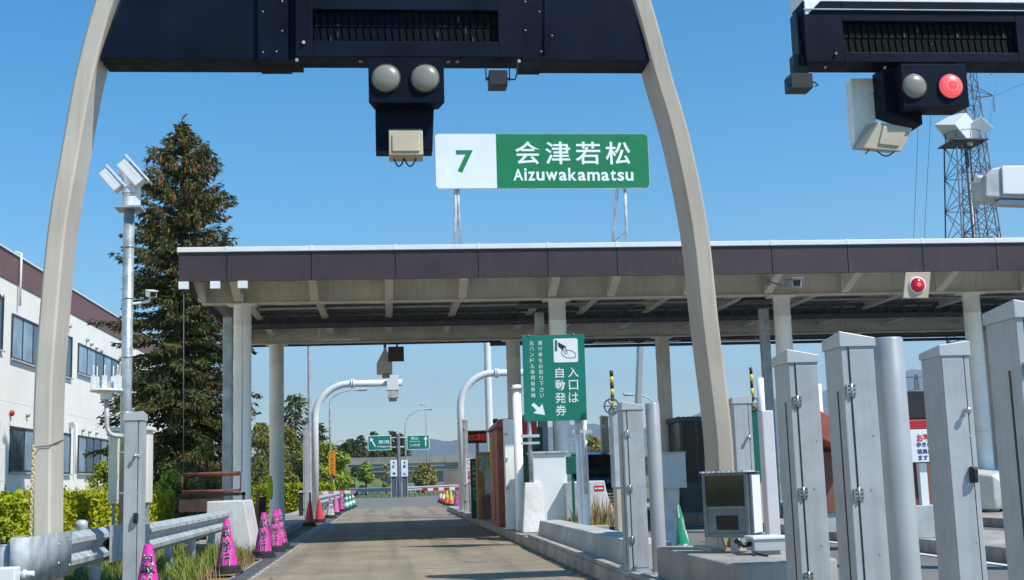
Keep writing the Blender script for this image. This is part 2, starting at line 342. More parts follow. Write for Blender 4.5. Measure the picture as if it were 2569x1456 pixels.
# traffic islands with kerbs
def island(x0, x1, y0, y1, h, name='traffic_island'):
    b = MB(); n = 10
    nose = [(x0+(x1-x0)*.5 - (x1-x0)*.5*math.cos(math.pi*i/n), y0 + .0 - math.sin(math.pi*i/n)*.6) for i in range(n+1)]
    poly = nose+[(x1, y1), (x0, y1)]
    b.prism(poly, (0, 0, -.05), (1, 0, 0), (0, 1, 0), (0, 0, h+.05)); struct(b, name, 'kerb', .02)
island(2.42, 3.92, 5.0, 52, .18)
b = MB()
for i in range(17): b.box(2.425, 2.53, 5+i*1.0+.006, 6+i*1.0-.006, .1805, .235)
struct(b, 'raised_kerb', 'kerb', .012)
island(7.55, 9.4, 4, 56, .18); island(11.6, 13.4, 4, 56, .18)
island(-3.9, -2.6, 23.9, 62, .15)

# ------------------------------------------------------------------ canopy
YF, YC, YB, YR = 24.0, 26.5, 34.6, 36.6
XL, XR = at(447, 668, YF).x, 34.0
ZF0, ZF1 = 5.15, 5.72
cn = T('toll_canopy', 'long flat toll gate canopy with dark plum fascia on pale round columns', 'canopy', (0, YF, 0))
b = MB(); jx = XL
joints = [at(x, 668, YF).x for x in (569, 781, 992, 1200, 1375, 1549)]; joints += [joints[-1]+1.59*(i+1) for i in range(18)]
ed = [XL]+[j for j in joints if j < XR]+[XR]
for i in range(len(ed)-1):
    b.box(ed[i]+.008, ed[i+1]-.008, YF, YF+.06, ZF0, ZF1)
b.box(XL+.02, XR, YF+.02, YF+.07, ZF0+.02, ZF1-.01)
b.box(XL, XL+.06, YF+.062, YR, ZF0, ZF1); b.box(XL, XR, YR-.06, YR, ZF0+.1, ZF1); b.build('fascia', 'fascia', cn)
b = MB(); b.box(XL-.02, XR, YF-.04, YR+.03, ZF1+.002, ZF1+.1)
for j in ed[1:-1]: b.box(j-.03, j+.03, YF-.046, YF+.1, ZF1, ZF1+.112)
b.build('edge_trim', 'trim', cn, .008)
b = MB(); b.box(XL+.06, XR, YF+.08, YR-.06, 5.685, 5.715)
for i in range(44):
    y = YF+.2+i*.28; b.box(XL+.07, XR, y, y+.09, 5.655, 5.686)
b.build('roof_deck', 'soffit', cn)
for y, nm in ((YC, 'front'), (YB, 'rear')):
    b = MB(); zw = 5.05 if y == YC else 5.1; b.box(XL+.1, XR, y-.02, y+.02, zw+.025, 5.65); b.box(XL+.1, XR, y-.13, y+.13, zw, zw+.025); b.box(XL+.1, XR, y-.13, y+.13, 5.625, 5.652)
    x = XL+1.9
    while x < XR:       # bolted splices
        b.box(x-.22, x+.22, y-.034, y-.021, 5.16, 5.52)
        for i in range(4):
            for j in range(4): b.tube([(x-.16+i*.107, y-.033, 5.2+j*.09), (x-.16+i*.107, y-.05, 5.2+j*.09)], .014, 6, smooth=False)
        for i in range(6): b.tube([(x-.2+i*.08, y-.06, zw), (x-.2+i*.08, y-.06, zw-.035)], .016, 6, smooth=False)
        x += 1.95
    b.build('beam', 'cream', cn)
ribx = [XL+.12, -3.1, -1.5, .08, 1.65, 3.6, 4.9, 6.6, 8.43, 10.2, 12.4, 14.4, 16.6, 18.8, 21, 23.2, 25.4, 27.6, 29.8, 32]
for x in ribx:
    for y0, y1 in ((YF+.07, YC-.14), (YC+.14, YB-.14), (YB+.14, YR-.06)):
        b = MB(); wdt = .085
        zl = 5.47 if y0 < YC else 5.3
        b.box(x-.012, x+.012, y0, y1, zl+.02, 5.652); b.box(x-wdt, x+wdt, y0, y1, zl, zl+.02)
        if y0 < YC: # haunch towards the beam
            b.hexa([(x-wdt, y1-1.1, 5.462), (x+wdt, y1-1.1, 5.462), (x+wdt, y1, 5.09), (x-wdt, y1, 5.09), (x-wdt, y1-1.1, 5.469), (x+wdt, y1-1.1, 5.469), (x+wdt, y1, 5.469), (x-wdt, y1, 5.469)])
        b.build('rib', 'cream', cn)
b = MB(); b.box(XL+.5, XR, 30.75, 30.8, 5.38, 5.46); b.box(XL+.5, XR, 30.75, 30.8, 5.1, 5.18); b.box(XL+.5, XR, 31.15, 31.2, 5.1, 5.18)
x = XL+.6
while x < XR: b.box(x, x+.05, 30.757, 31.15, 5.115, 5.15); b.box(x, x+.045, 30.74, 30.79, 5.18, 5.38); x += .42
b.build('cable_tray', 'tray', cn); b = MB(); b.box(XL+.5, XR, 30.9, 31.1, 5.16, 5.36); b.build('cable_bundle', 'tray', cn)
b = MB(); b.tube([(3, 35.6, 5.1), (XR, 35.6, 5.1)], .06, 8); b.tube([(4.2, 36.0, 5.02), (XR, 36.0, 5.02)], .045, 8); b.box(4, XR, 35.2, 35.3, 5.1, 5.28); b.build('rear_pipes', 'tray', cn)
for xa_, xb_, yy in ((6.0, 7.2, 35.35), (7.5, 8.6, 35.35), (-1.9, -.7, 33.2), (9.8, 11.0, 35.35)):
    b = MB(); b.box(xa_, xb_, yy, yy+.14, 5.02, 5.07); b.box(xa_+.1, xa_+.14, yy+.05, yy+.09, 5.07, 5.65); b.box(xb_-.14, xb_-.1, yy+.05, yy+.09, 5.07, 5.65); b.build('strip_light', 'trim', cn, .008)
b = MB(); b.tube([(XL+.3, 29.2, 5.34), (XR, 29.2, 5.34)], .03, 8); b.tube([(XL+.3, 29.32, 5.34), (XR, 29.32, 5.34)], .022, 8); b.build('conduit', 'galv_dull', cn)
cols = [(at(608, 1000, YC).x, YC), (at(694, 1000, YB).x, YB)]
cx1, cx2, cx3 = at(1402, 900, YC).x, at(1963, 800, YC).x, at(2440, 800, YC).x
cr1, cr2 = at(1291, 1000, YB).x, at(1668, 1000, YB).x
cols += [(cx1, YC), (cx2, YC), (cx3, YC), (cr1, YB), (cr2, YB), (cx3+.3, YB), (17.4, YC), (17.7, YB), (22.5, YC), (22.8, YB), (28, YC), (28, YB)]
for x, y in cols:
    b = MB(); r = .187 if y == YC else .2
    b.lathe([(r, .1), (r, 4.55), (r+.008, 4.56), (r+.008, 4.59), (r, 4.6), (r, 5.04 if y == YC else 5.09)], (x, y, 0), 28)
    b.lathe([(r+.02, .15), (r+.02, .5), (r, .52)], (x, y, 0), 28)
    for zz in (1.9, 3.4): b.lathe([(r, zz), (r+.007, zz+.006), (r+.007, zz+.024), (r, zz+.03)], (x, y, 0), 28)
    zc = 5.048 if y == YC else 5.098; b.box(x-.3, x+.3, y-.2, y+.2, zc-.03, zc)
    b.build('column', 'column', cn)
# slim duct pipes beside the columns
for px, y, nm in ((572, YC+.5, 0), (1356, YC+.6, 1), (1922, YC+.6, 1)):
    x = at(px, 900, y).x; b = MB(); b.box(x-.1, x+.1, y-.1, y+.1, .2, 4.85); b.box(x-.13, x+.13, y-.13, y+.13, 4.3, 4.34)
    b.build('downpipe', 'galv_dull', cn, .02)
    if nm:
        b = MB(); b.add([(x-.5, y-.35, 5.0), (x+.2, y-.35, 5.0), (x+.2, y+.4, 5.0), (x-.5, y+.4, 5.0), (x-.3, y-.1, 5.3), (x+.1, y-.1, 5.3), (x+.1, y+.2, 5.3), (x-.3, y+.2, 5.3)], [(3, 2, 1, 0), (4, 5, 6, 7), (0, 1, 5, 4), (1, 2, 6, 5), (2, 3, 7, 6), (3, 0, 4, 7)]); b.build('duct_hood', 'tray', cn)
# conduit cables hanging at the left end of the canopy carry the rusty bar: see below
# low white parapet on the roof under the big sign, and vents
p0, p1 = at(1172, 620, 26), at(1590, 612, 26); b = MB(); b.box(p0.x, p1.x, 25.9, 26.9, ZF1+.1, ZF1+.29); b.box(p0.x-.03, p1.x+.03, 25.87, 26.93, ZF1+.291, ZF1+.32)
b.build('roof_box', 'trim', cn, .01)
b = MB(); p0 = at(965, 628, 25.5); b.box(p0.x, p0.x+.3, 25.4, 25.7, ZF1+.1, ZF1+.14); b.tube([(p0.x+.05, 25.5, ZF1+.14), (p0.x+.05, 25.5, ZF1+.22)], .03, 8); b.build('roof_vent', 'galv_dull', cn)

# ------------------------------------------------------------------ big overhead sign on the roof
YS = 26.4
c00, c10, c01 = at(1092, 475, YS), at(1631, 470, YS), at(1091, 336, YS)
W_, H_ = c10.x-c00.x, c01.z-c00.z; oS = Vector((c00.x, YS, c00.z))
sg = T('lane_sign', 'wide green and white station name sign with the number 7 standing on the canopy roof', 'sign', (c00.x+W_/2, YS, ZF1))
sg.rotation_euler = (0, R(.15), 0)
def rrect(x0, y0, x1, y1, r, n=5, corners=(1, 1, 1, 1)):
    P = []
    for (cx, cy, a, k) in ((x1-r, y1-r, 0, corners[2]), (x0+r, y1-r, 90, corners[3]), (x0+r, y0+r, 180, corners[0]), (x1-r, y0+r, 270, corners[1])):
        if k:
            for i in range(n+1): P.append((cx+r*math.cos(R(a+90*i/n)), cy+r*math.sin(R(a+90*i/n))))
        else: P.append((cx+r*(1 if a in (0, 270) else -1), cy+r*(1 if a in (0, 90) else -1)))
    return P
b = MB(); wx = W_*153/540
b.prism(rrect(0, 0, W_, H_, .1), oS+Vector((0, .012, 0)), (1, 0, 0), (0, 0, 1), (0, .05, 0), 0); b.build('backing', 'galv', sg)
b = MB(); b.prism(rrect(0.012, .012, wx, H_-.012, .09, 5, (1, 0, 0, 1)), oS, (1, 0, 0), (0, 0, 1), (0, .01, 0)); b.build('number_panel', 'white_sign', sg)
b = MB(); b.prism(rrect(wx, .012, W_-.012, H_-.012, .09, 5, (0, 1, 1, 0)), oS, (1, 0, 0), (0, 0, 1), (0, .01, 0)); b.build('name_panel', 'green_sign', sg)
def sp(px, py): return at(px, py, YS)-Vector((0, .004, 0))
k = YS/3100
b = MB(); b.text('7', 1, sp(1165, 406), bold=.025, fitw=44*k, fith=60*k); b.build('lettering', 'letter_green', sg)
b = MB()
for i, ch in enumerate('会津若松'): b.text(ch, 1, sp(1323+i*75.5, 384), bold=.012, fitw=66*k, fith=61*k)
b.build('lettering', 'letter', sg); b = MB()
for i, (ch, wd) in enumerate(zip('Aizuwakamatsu', (25, 7, 19, 21, 31, 21, 22, 21, 33, 21, 15, 18, 21))):
    hh = {'A': 31, 'i': 33, 'k': 34, 't': 29}.get(ch, 24); xx = 1287+sum((25, 7, 19, 21, 31, 21, 22, 21, 33, 21, 15, 18, 21)[:i])+i*2.25; b.text(ch, 1, sp(xx+wd/2, 455-hh/2-(.5)), bold=.02, fitw=wd*k, fith=hh*k)
b.build('lettering', 'letter', sg)
b = MB()
for px, dy in ((1141, 0), (1148, .5)): p = at(px, 470, YS+.1); q = at(px-2+dy*20, 622, YS+dy); b.tube([p, (p.x, YS+.1, p.z-.5), q], .035, 10)
p = at(1144, 520, YS+.1); b.tube([p, p+Vector((.02, .3, -.4))], .02, 8); b.build('post', 'galv', sg)
b = MB()
for pxa, pxb, dy in ((1567, 1572, .0), (1549, 1536, .6)): p = at(pxa, 468, YS+.1); q = at(pxb, 612, YS+dy); b.tube([p, q], .035, 10)
p, q = at(1538, 608, YS+.6), at(1568, 585, YS+.05); b.tube([p, q], .02, 8); b.build('post', 'galv', sg)

# ------------------------------------------------------------------ lane gantry (arched legs with sign beam)
YG = 11.25
def leg(mb, cen, wpx, Y0, depth, zb):
    st = []
    for px, py in cen: st.append((at(px-wpx/2, py, Y0), at(px+wpx/2, py, Y0)))
    a, c = st[0]; st[0] = (Vector((a.x, Y0, zb)), Vector((c.x, Y0, zb)))
    rows = []
    for a, c in st:
        ch = .02; u = (c-a); L = u.length; u /= L; dy = Vector((0, 1, 0))
        rows.append([a+u*ch, c-u*ch, c+dy*ch, c+dy*(depth-ch), c-u*ch+dy*depth, a+u*ch+dy*depth, a+dy*(depth-ch), a+dy*ch])
    n = 8; fs = []
    for i in range(len(rows)-1):
        for j in range(n): fs.append((i*n+j, i*n+(j+1) % n, (i+1)*n+(j+1) % n, (i+1)*n+j))
    fs += [tuple(reversed(range(n))), tuple((len(rows)-1)*n+j for j in range(n))]
    mb.add([p for r_ in rows for p in r_], fs)
def dens(P, m=4):   # smooth the measured centreline
    out = []
    for i in range(len(P)-1):
        p0, p1, p2, p3 = P[max(i-1, 0)], P[i], P[i+1], P[min(i+2, len(P)-1)]
        for j in range(m):
            t = j/m; out.append(tuple(.5*(2*p1[q]+(p2[q]-p0[q])*t+(2*p0[q]-5*p1[q]+4*p2[q]-p3[q])*t*t+(3*p1[q]-p0[q]-3*p2[q]+p3[q])*t**3) for q in (0, 1)))
    return out+[P[-1]]
g1 = T('lane_gantry', 'tan arched gantry straddling the lane with a dark navy sign beam and two unlit lamps', 'gantry', (0, YG, 0))
b = MB(); leg(b, dens([(104, 1500), (103, 1340), (106, 1011), (121, 780), (142, 566), (174, 380), (210, 187), (260, 0), (330, -190), (395, -330)]), 46, YG, .46, .0); b.build('leg', 'tan_pale', g1)
b = MB(); leg(b, dens([(1822, 1400), (1821, 1180), (1812, 1051), (1782, 809), (1755, 566), (1709, 340), (1664, 187), (1612, 0), (1545, -190), (1478, -330)]), 44, YG, .46, .5)
p = at(1820, 1390, YG)
b.box(p.x-.16, p.x+.2, YG-.1, YG+.55, .5, .525)
for dx in (-.05, .1):
    b.add([(p.x+dx-.008, YG-.2, .52), (p.x+dx+.008, YG-.2, .52), (p.x+dx+.008, YG, .52), (p.x+dx-.008, YG, .52), (p.x+dx-.008, YG, .75), (p.x+dx+.008, YG, .75)], [(0, 1, 5, 4), (0, 4, 3), (1, 2, 5), (3, 2, 1, 0), (3, 4, 5, 2)])
b.build('leg', 'tan', g1)
zb, zt = at(700, 146, YG).z, 6.75
def edge_x(side, z):   # inner faces of the legs at height z
    P = {0: [(187, 284-8+0), (146, 258), (0, 284), (-330, 412)], 1: [(146, 1620), (0, 1588), (-330, 1460)]}
    return None
def bx(px, py): return at(px, py, YG+.06).x
b = MB(); xl0, xl1 = at(249, 146, YG).x, at(405, -330, YG).x; xm0 = at(755, 100, YG).x
y0, y1 = YG+.03, YG+.42
b.hexa([(xl0, y0, zb), (xm0, y0, zb), (xm0, y1, zb), (xl0, y1, zb), (xl1, y0, zt), (xm0, y0, zt), (xm0, y1, zt), (xl1, y1, zt)])
pa, pb = at(645, 100, YG).x, at(725, 100, YG).x; b.box(pa, pb, y0-.025, y1+.01, zb-.012, zt+.01)
for px, py in ((660, 30), (660, 132), (708, 4), (708, 78), (694, 130)): q = at(px, py, y0-.025); b.tube([q, q-Vector((0, .008, 0))], .009, 6, 1)
b.tube([at(649, -100, y0-.03), at(649, 140, y0-.03)], .012, 6); b.build('sign_beam', ['navy', 'galv_dull'], g1, .008)
b = MB(); xr0, xr1 = at(1640, 146, YG).x, at(1470, -330, YG).x; xm1 = at(1305, 100, YG).x
b.hexa([(xm1, y0, zb), (xr0, y0, zb), (xr0, y1, zb), (xm1, y1, zb), (xm1, y0, zt), (xr1, y0, zt), (xr1, y1, zt), (xm1, y1, zt)])
pa, pb = at(1306, 100, YG).x, at(1364, 100, YG).x; b.box(pa, pb, y0-.025, y1+.01, zb-.012, zt+.01)
for px, py in ((1318, 5), (1318, 77), (1353, 30), (1385, 90), (1358, 130)): q = at(px, py, y0-.025); b.tube([q, q-Vector((0, .008, 0))], .009, 6, 1)
b.tube([at(1368, -100, y0-.03), at(1366, 136, y0-.03)], .014, 6); b.build('sign_beam', ['navy', 'galv_dull'], g1, .008)
b = MB(); b.box(at(400, -330, YG).x-.3, at(1475, -330, YG).x+.3, YG-.02, YG+.48, zt+.012, zt+.3); b.build('arch_cap', 'tan', g1, .03)
# framed LED box in the middle
def led_box(root, Y, x0, x1, z0, z1, sx0, sx1, sz0, sz1, depth, style):
    b = MB(); f = Y; e = .07
    b.box(x0, sx0, f, f+depth, z0, z1); b.box(sx1, x1, f, f+depth, z0, z1); b.box(sx0, sx1, f, f+depth, z0, sz0); b.box(sx0, sx1, f, f+depth, sz1, z1)
    b.box(sx0-.05, sx1+.05, f+e+.03, f+depth-.01, sz0-.05, sz1+.05)
    ho = b.build('housing', 'navy', root, .006)
    b = MB(); n = 26; cw = (sx1-sx0)/n; h = (sz1-sz0)/2
    for j in range(2):
        for i in range(n):
            xa = sx0+i*cw+.004; lean = -.018; za = sz0+.01+j*h
            q = 0 if (style == 0 and i < n*.46) else 1
            pp = [(xa+lean*0+.018, za), (xa+.018+cw*.74, za), (xa+cw*.74, za+h*.92), (xa, za+h*.9)]
            b.prism(pp, (0, f+e, 0), (1, 0, 0), (0, 0, 1), (0, .02, 0), q)
            if random.random() < .3:
                zc = za+random.choice([.0, .0, .3, .55])*h; hh = random.choice([.012, .02, .06])
                b.box(xa+.02, xa+cw*.5, f+e-.006, f+e+.001, zc+.004, zc+hh, 2)
    return ho, b
x0, x1 = at(742, 100, YG).x, at(1306, 100, YG).x; s0, s1 = at(785, 108, YG), at(1247, 33, YG)
ho, b = led_box(g1, YG-.06, x0, x1, zb-.005, zt, s0.x, s1.x, s0.z, s1.z, .33, 0); b.build('led_screen', ['ledblue', 'ledgreen', 'leddot'], g1)
b = MB()
for px in (905, 930, 1125, 1148): q = at(px, 156, YG); b.tube([(q.x, YG+.05, zb), (q.x, YG+.05, zb-.02)], .018, 8)
for px, py in ((762, 108), (745, 152), (1302, 155)): q = at(px, py, YG-.065); b.tube([q, q-Vector((0, .02, 0))], .016, 8)
b.build('bolts', 'galv_dull', ho)
b = MB(); P = [at(1300, -150, YG-.04), at(1302, 60, YG-.04), at(1300, 150, YG-.03), at(1296, 190, YG), at(1292, 200, YG), at(1275, 199, YG+.02)]; b.tube(P, .008, 6); b.build('cable', 'black', g1)
b = MB(); q0, q1 = at(1228, 213, YG), at(1273, 176, YG); b.box(q0.x, q1.x, YG, YG+.2, q0.z, q1.z); b.box(q0.x-.03, q0.x-.02, YG+.05, YG+.08, q0.z+.06, zb); b.box(q1.x+.02, q1.x+.03, YG+.05, YG+.08, q0.z+.06, zb)
b.tube([(q0.x-.03, YG+.065, q0.z+.08), (q1.x+.03, YG+.065, q0.z+.08)], .012, 8); b.build('sensor_box', 'black', g1, .006)
def signal(root, Y, xa, xb, z0, z1, depth, lamps, rad, lit):
    b = MB(); b.hexa([(xa, Y, z0), (xb, Y, z0), (xb-.05, Y+depth, z0), (xa+.05, Y+depth, z0), (xa, Y, z1), (xb, Y, z1), (xb, Y+depth, z1), (xa, Y+depth, z1)])
    for i in range(3): q = lerp(xa, xb, .12+.38*i); b.tube([(q, Y, z1-.03), (q, Y-.008, z1-.03)], .008, 6)
    s = b.build('signal_box', 'navy', root, .008)
    for (lx, lz), c in zip(lamps, lit):
        b = MB(); b.lathe([(rad+.012, .0), (rad+.012, .014), (rad, .016)], (lx, Y, lz), 36, ax=(0, -1, 0)); b.build('lamp_ring', 'black', s)
        b = MB(); b.lathe([(rad, .012)]+[(rad*math.cos(R(a)), .012+rad*.42*math.sin(R(a))) for a in range(10, 90, 10)]+[(.001, .012+rad*.42)], (lx, Y, lz), 36, ax=(0, -1, 0)); b.build('lamp', c, s)
    return s
YL = YG-.12
a0, a1 = at(925, 258, YL), at(1113, 150, YL); lp = [at(968, 198, YL), at(1066, 198, YL)]
signal(g1, YL, a0.x, a1.x, a0.z, a1.z+.02, .22, [(q.x, q.z) for q in lp], 36*YL/3100, ('lens', 'lens'))
a0, a1 = at(943, 383, YG+.15), at(1090, 262, YG+.15); c0 = at(952, 383, YG+.15)
b = MB(); b.hexa([(a0.x+.0, YG+.08, a0.z), (a1.x-.03, YG+.08, a0.z), (a1.x-.03, YG+.3, a0.z), (a0.x, YG+.3, a0.z), (a0.x, YG+.08, a1.z+.1), (a1.x, YG+.08, a1.z+.1), (a1.x, YG+.3, a1.z+.1), (a0.x, YG+.3, a1.z+.1)]); b.build('bracket', 'navy', g1, .008)
a0, a1 = at(976, 393, YG), at(1060, 318, YG); b = MB()
b.hexa([(a0.x, YG-.06, a0.z), (a1.x, YG-.06, a0.z), (a1.x, YG+.09, a0.z-.03), (a0.x, YG+.09, a0.z-.03), (a0.x, YG-.02, a1.z-.05), (a1.x, YG-.02, a1.z-.05), (a1.x, YG+.07, a1.z), (a0.x, YG+.07, a1.z)])
b.hexa([(a0.x+.03, YG-.072, a0.z+.03), (a1.x-.03, YG-.072, a0.z+.03), (a1.x-.03, YG-.05, a0.z+.03), (a0.x+.03, YG-.05, a0.z+.03), (a0.x+.03, YG-.04, a1.z-.085), (a1.x-.03, YG-.04, a1.z-.085), (a1.x-.03, YG-.01, a1.z-.085), (a0.x+.03, YG-.01, a1.z-.085)])
ant = b.build('antenna_unit', 'beige', g1, .008)
b = MB()
for pa, pb in ((988, 1014), (1014, 1044)):
    P = [at(lerp(pa, pb, i/8), 398+20*math.sin(math.pi*i/8), YG+.02) for i in range(9)]; b.tube(P, .007, 6)
b.build('cable', 'black', ant)

# neighbouring gantry, only its sign arm in view
Y2 = 12.5
g2 = T('lane_gantry', 'partly seen right-hand gantry arm with one red lamp and one grey lamp under its sign', 'gantry', (8.6, Y2, 0))
x0, x1 = at(2016, 100, Y2).x, at(2720, 100, Y2).x; z0, z1 = at(2200, 160, Y2).z, at(2200, 8, Y2).z; s0, s1 = at(2115, 135, Y2), at(2542, 60, Y2)
ho, b = led_box(g2, Y2-.05, x0, x1, z0, z1, s0.x, s1.x, s0.z, s1.z, .36, 1); b.build('led_screen', ['ledblue', 'ledgreen', 'leddot'], g2)
b = MB(); b.box(x0, x1, Y2-.075, Y2-.051, s1.z+.12, s1.z+.13)
b.tube([at(2098, 166-32, Y2-.055), at(2098, 134, Y2-.08)], .016, 8)
for px in (2080, 2230, 2390): q = at(px, 175, Y2); b.tube([(q.x, Y2+.08, z0), (q.x-.02, Y2+.06, z0-.03)], .014, 8)
b.build('bolts', 'galv_dull', ho)
b = MB(); q = at(2000, 25, Y2), at(2013, 162, Y2); b.box(q[0].x, q[1].x, Y2+.05, Y2+.25, q[1].z, q[0].z); b.box(q[1].x, x0+.03, Y2+.08, Y2+.2, z0+.05, z0+.3); b.build('back_plate', 'black', g2)
b = MB(); xa = at(2013, 10, Y2).x
b.hexa([(xa, Y2-.02, z1+.0), (8.6, Y2-.02, z1+.01), (8.6, Y2+.4, z1+.01), (xa, Y2+.4, z1), (xa, Y2-.02, z1+.42), (8.6, Y2-.02, z1+.42), (8.6, Y2+.4, z1+.42), (xa, Y2+.4, z1+.42)])
b.hexa([(xa, Y2-.06, z1-.16), (xa+.03, Y2-.06, z1-.16), (xa+.03, Y2+.2, z1-.16), (xa, Y2+.2, z1-.16), (xa, Y2-.06, z1-.001), (xa+.19, Y2-.06, z1-.001), (xa+.19, Y2+.2, z1-.001), (xa, Y2+.2, z1-.001)]); b.build('arm', 'column', g2, .01)
b = MB(); b.box(8.62, 8.85, Y2-.02, Y2+.42, .18, z1+.44); b.build('leg', 'tan', g2, .02)
YL2 = Y2-.15
a0, a1 = at(2268, 268, YL2), at(2424, 172, YL2); lp = [at(2293, 218, YL2), at(2384, 218, YL2)]
signal(g2, YL2, a0.x, a1.x, a0.z, a1.z+.05, .32, [(q.x, q.z) for q in lp], 33*YL2/3100, ('lens', 'redlamp'))
b = MB(); q0, q1 = at(2210, 300, Y2+.25), at(2290, 190, Y2+.25); b.hexa([(q0.x, Y2+.1, q0.z+.05), (q1.x, Y2+.1, q0.z-.1), (q1.x, Y2+.4, q0.z-.1), (q0.x, Y2+.4, q0.z+.05), (q0.x, Y2+.1, z0), (q1.x, Y2+.1, z0), (q1.x, Y2+.4, z0), (q0.x, Y2+.4, z0)]); b.build('bracket', 'navy', g2, .008)
YK = Y2+.4; b = MB()
P = [at(2135, 197, YK), at(2208, 197, YK), at(2212, 262, YK), at(2180, 352, YK), at(2144, 354, YK)]
v0 = [p for p in P]; v1 = [p+Vector((.02, .22, 0)) for p in P]; n = 5
b.add(v0+v1, [tuple(reversed(range(n))), tuple(range(n, 2*n))]+[(i, (i+1) % n, (i+1) % n+n, i+n) for i in range(n)])
p0, p1 = at(2136, 268, YK-.01), at(2210, 215, YK-.01); b.tube([p0, p1], .014, 8); b.build('side_panel', 'column', g2, .006)
b = MB(); A = [at(2166, 372, Y2), at(2262, 381, Y2), at(2290, 322, Y2), at(2205, 306, Y2)]; D_ = [p+Vector((-.03, .28, .06)) for p in A]
b.add(A+D_, [(0, 1, 2, 3), (7, 6, 5, 4), (1, 0, 4, 5), (2, 1, 5, 6), (3, 2, 6, 7), (0, 3, 7, 4)])
A2 = [at(2205, 362, Y2-.02), at(2256, 368, Y2-.02), at(2276, 326, Y2-.02), at(2216, 316, Y2-.02)]; b.add(A2+[p+Vector((0, .02, 0)) for p in A2], [(0, 1, 2, 3), (1, 0, 4, 5), (2, 1, 5, 6), (3, 2, 6, 7), (0, 3, 7, 4)])
ant = b.build('antenna_unit', 'beige', g2, .01)
b = MB(); P = [at(lerp(2200, 2245, i/8), 379+13*math.sin(math.pi*i/8), Y2+.05) for i in range(9)]; b.tube(P, .008, 6); P = [at(2176+4*math.sin(i), 372+i*3, Y2+.05) for i in range(6)]; b.tube(P, .007, 6); b.build('cable', 'black', ant)
b = MB(); q0, q1 = at(1987, 220, Y2), at(2038, 184, Y2); b.box(q0.x, q1.x, Y2, Y2+.24, q0.z, q1.z); b.box(q0.x+.06, q1.x-.02, Y2+.05, Y2+.2, q1.z, z0+.12); b.tube([(q0.x-.03, Y2+.05, q1.z-.02), (q0.x-.03, Y2+.05, q0.z+.04), (q1.x, Y2+.05, q0.z+.04)], .01, 6); b.tube([at(2038, 206, Y2+.1), at(2046, 208, Y2+.1), at(2053, 214, Y2+.1), at(2044, 217, Y2+.1)], .008, 6); b.build('sensor_box', 'black', g2, .008)
# ------------------------------------------------------------------ slim roadside cabinets
def cabinet(name, label, x, y, z0, z1, wd, dp, kind, group, slot=True, cat='cabinet'):
    c = T(name, label, cat, (x+wd/2, y+dp/2, z0), group)
    b = MB(); b.box(x, x+wd, y, y+dp, z0+.04, z1-.075); b.box(x-.02, x+wd+.02, y-.02, y+dp+.02, z0, z0+.039); b.build('body', 'cabinet', c, .004)
    q_ = (.012, -.028, -.048, -.016) if kind == 'hinge' else (-.006, .016, -.01, -.034)
    b = MB(); b.hexa([(x-.01, y-.012, z1-.077), (x+wd+.01, y-.012, z1-.077), (x+wd+.01, y+dp+.01, z1-.077), (x-.01, y+dp+.01, z1-.077), (x-.01, y-.012, z1+q_[0]), (x+wd+.01, y-.012, z1+q_[1]), (x+wd+.01, y+dp+.01, z1+q_[2]), (x-.01, y+dp+.01, z1+q_[3])]); b.build('lid', 'cabinet_trim', c, .004)
    b = MB(); e = .045
    if kind == 'hinge': b.box(x+e, x+wd-.004, y-.006, y-.001, z0+.08, z1-.095)
    else: b.box(x+.004, x+wd-.04, y-.006, y-.001, z0+.08, z1-.095)
    d = b.build('door', 'cabinet', c, .002)
    b = MB()
    sx = x+e-.004 if kind == 'hinge' else x+wd-.036
    b.box(sx-.003, sx+.003, y-.0035, y-.0005, z0+.07, z1-.08)
    for sx_, sz_ in ((.55, .31), (.72, .55), (.6, .9), (.8, 1.2)): b.tube([(x+wd*sx_, y-.0061, z0+sz_), (x+wd*sx_, y-.0085, z0+sz_)], .0055, 8, 1)
    b.build('door_seam', ['black', 'steel'], d)
    if kind == 'hinge':
        for zz in (z0+.36, z0+.88, z1-.32):
            b = MB(); b.box(sx-.027, sx-.003, y-.012, y-.0015, zz-.031, zz+.031); b.box(sx+.003, sx+.027, y-.016, y-.0065, zz-.031, zz+.031); b.tube([(sx, y-.014, zz-.037), (sx, y-.014, zz+.037)], .006, 8)
            for dx in (-.015, .015):
                for dz in (-.022, 0, .022): b.tube([(sx+dx, y-.01, zz+dz), (sx+dx, y-.019, zz+dz)], .005, 6, 1)
            b.build('hinge', ['steel', 'black'], c)
    else:
        for zz in (z0+.3, z1-.42):
            b = MB(); b.lathe([(.012, 0), (.012, .04), (.02, .045), (.016, .06), (.001, .062)], (sx-.02, y-.002, zz), 14, ax=(0, -1, 0)); b.tube([(sx-.02, y-.045, zz), (sx-.045, y-.04, zz-.012), (sx-.04, y-.03, zz-.04)], .006, 8); b.box(sx-.002, sx+.02, y-.012, y-.001, zz-.014, zz+.014); b.build('latch', 'steel', c)
        b = MB(); zz = z0+.96; b.box(sx-.03, sx+.012, y-.045, y-.001, zz-.05, zz+.05); b.box(sx-.024, sx+.006, y-.06, y-.044, zz-.035, zz+.04); b.build('lock', 'black', c, .008)
    if slot and kind == 'hinge':
        b = MB(); b.box(x-.003, x+.001, y+dp*.32, y+dp*.37, z0+.1, z1-.32); b.build('scan_slot', 'black', c)
    return c
def cxy(px, Y): return at(px, 1150, Y).x
def cxt(px, py, Y): return at(px, py, Y).x
cg = 'slim grey vehicle detector cabinets'
xa = cxt(1561, 1010, 12.7); cabinet('detector_cabinet', 'slim grey cabinet with hinges beside the end of the low white barrier', xa, 12.7, .19, 1.95, .21, .3, 'hinge', cg)
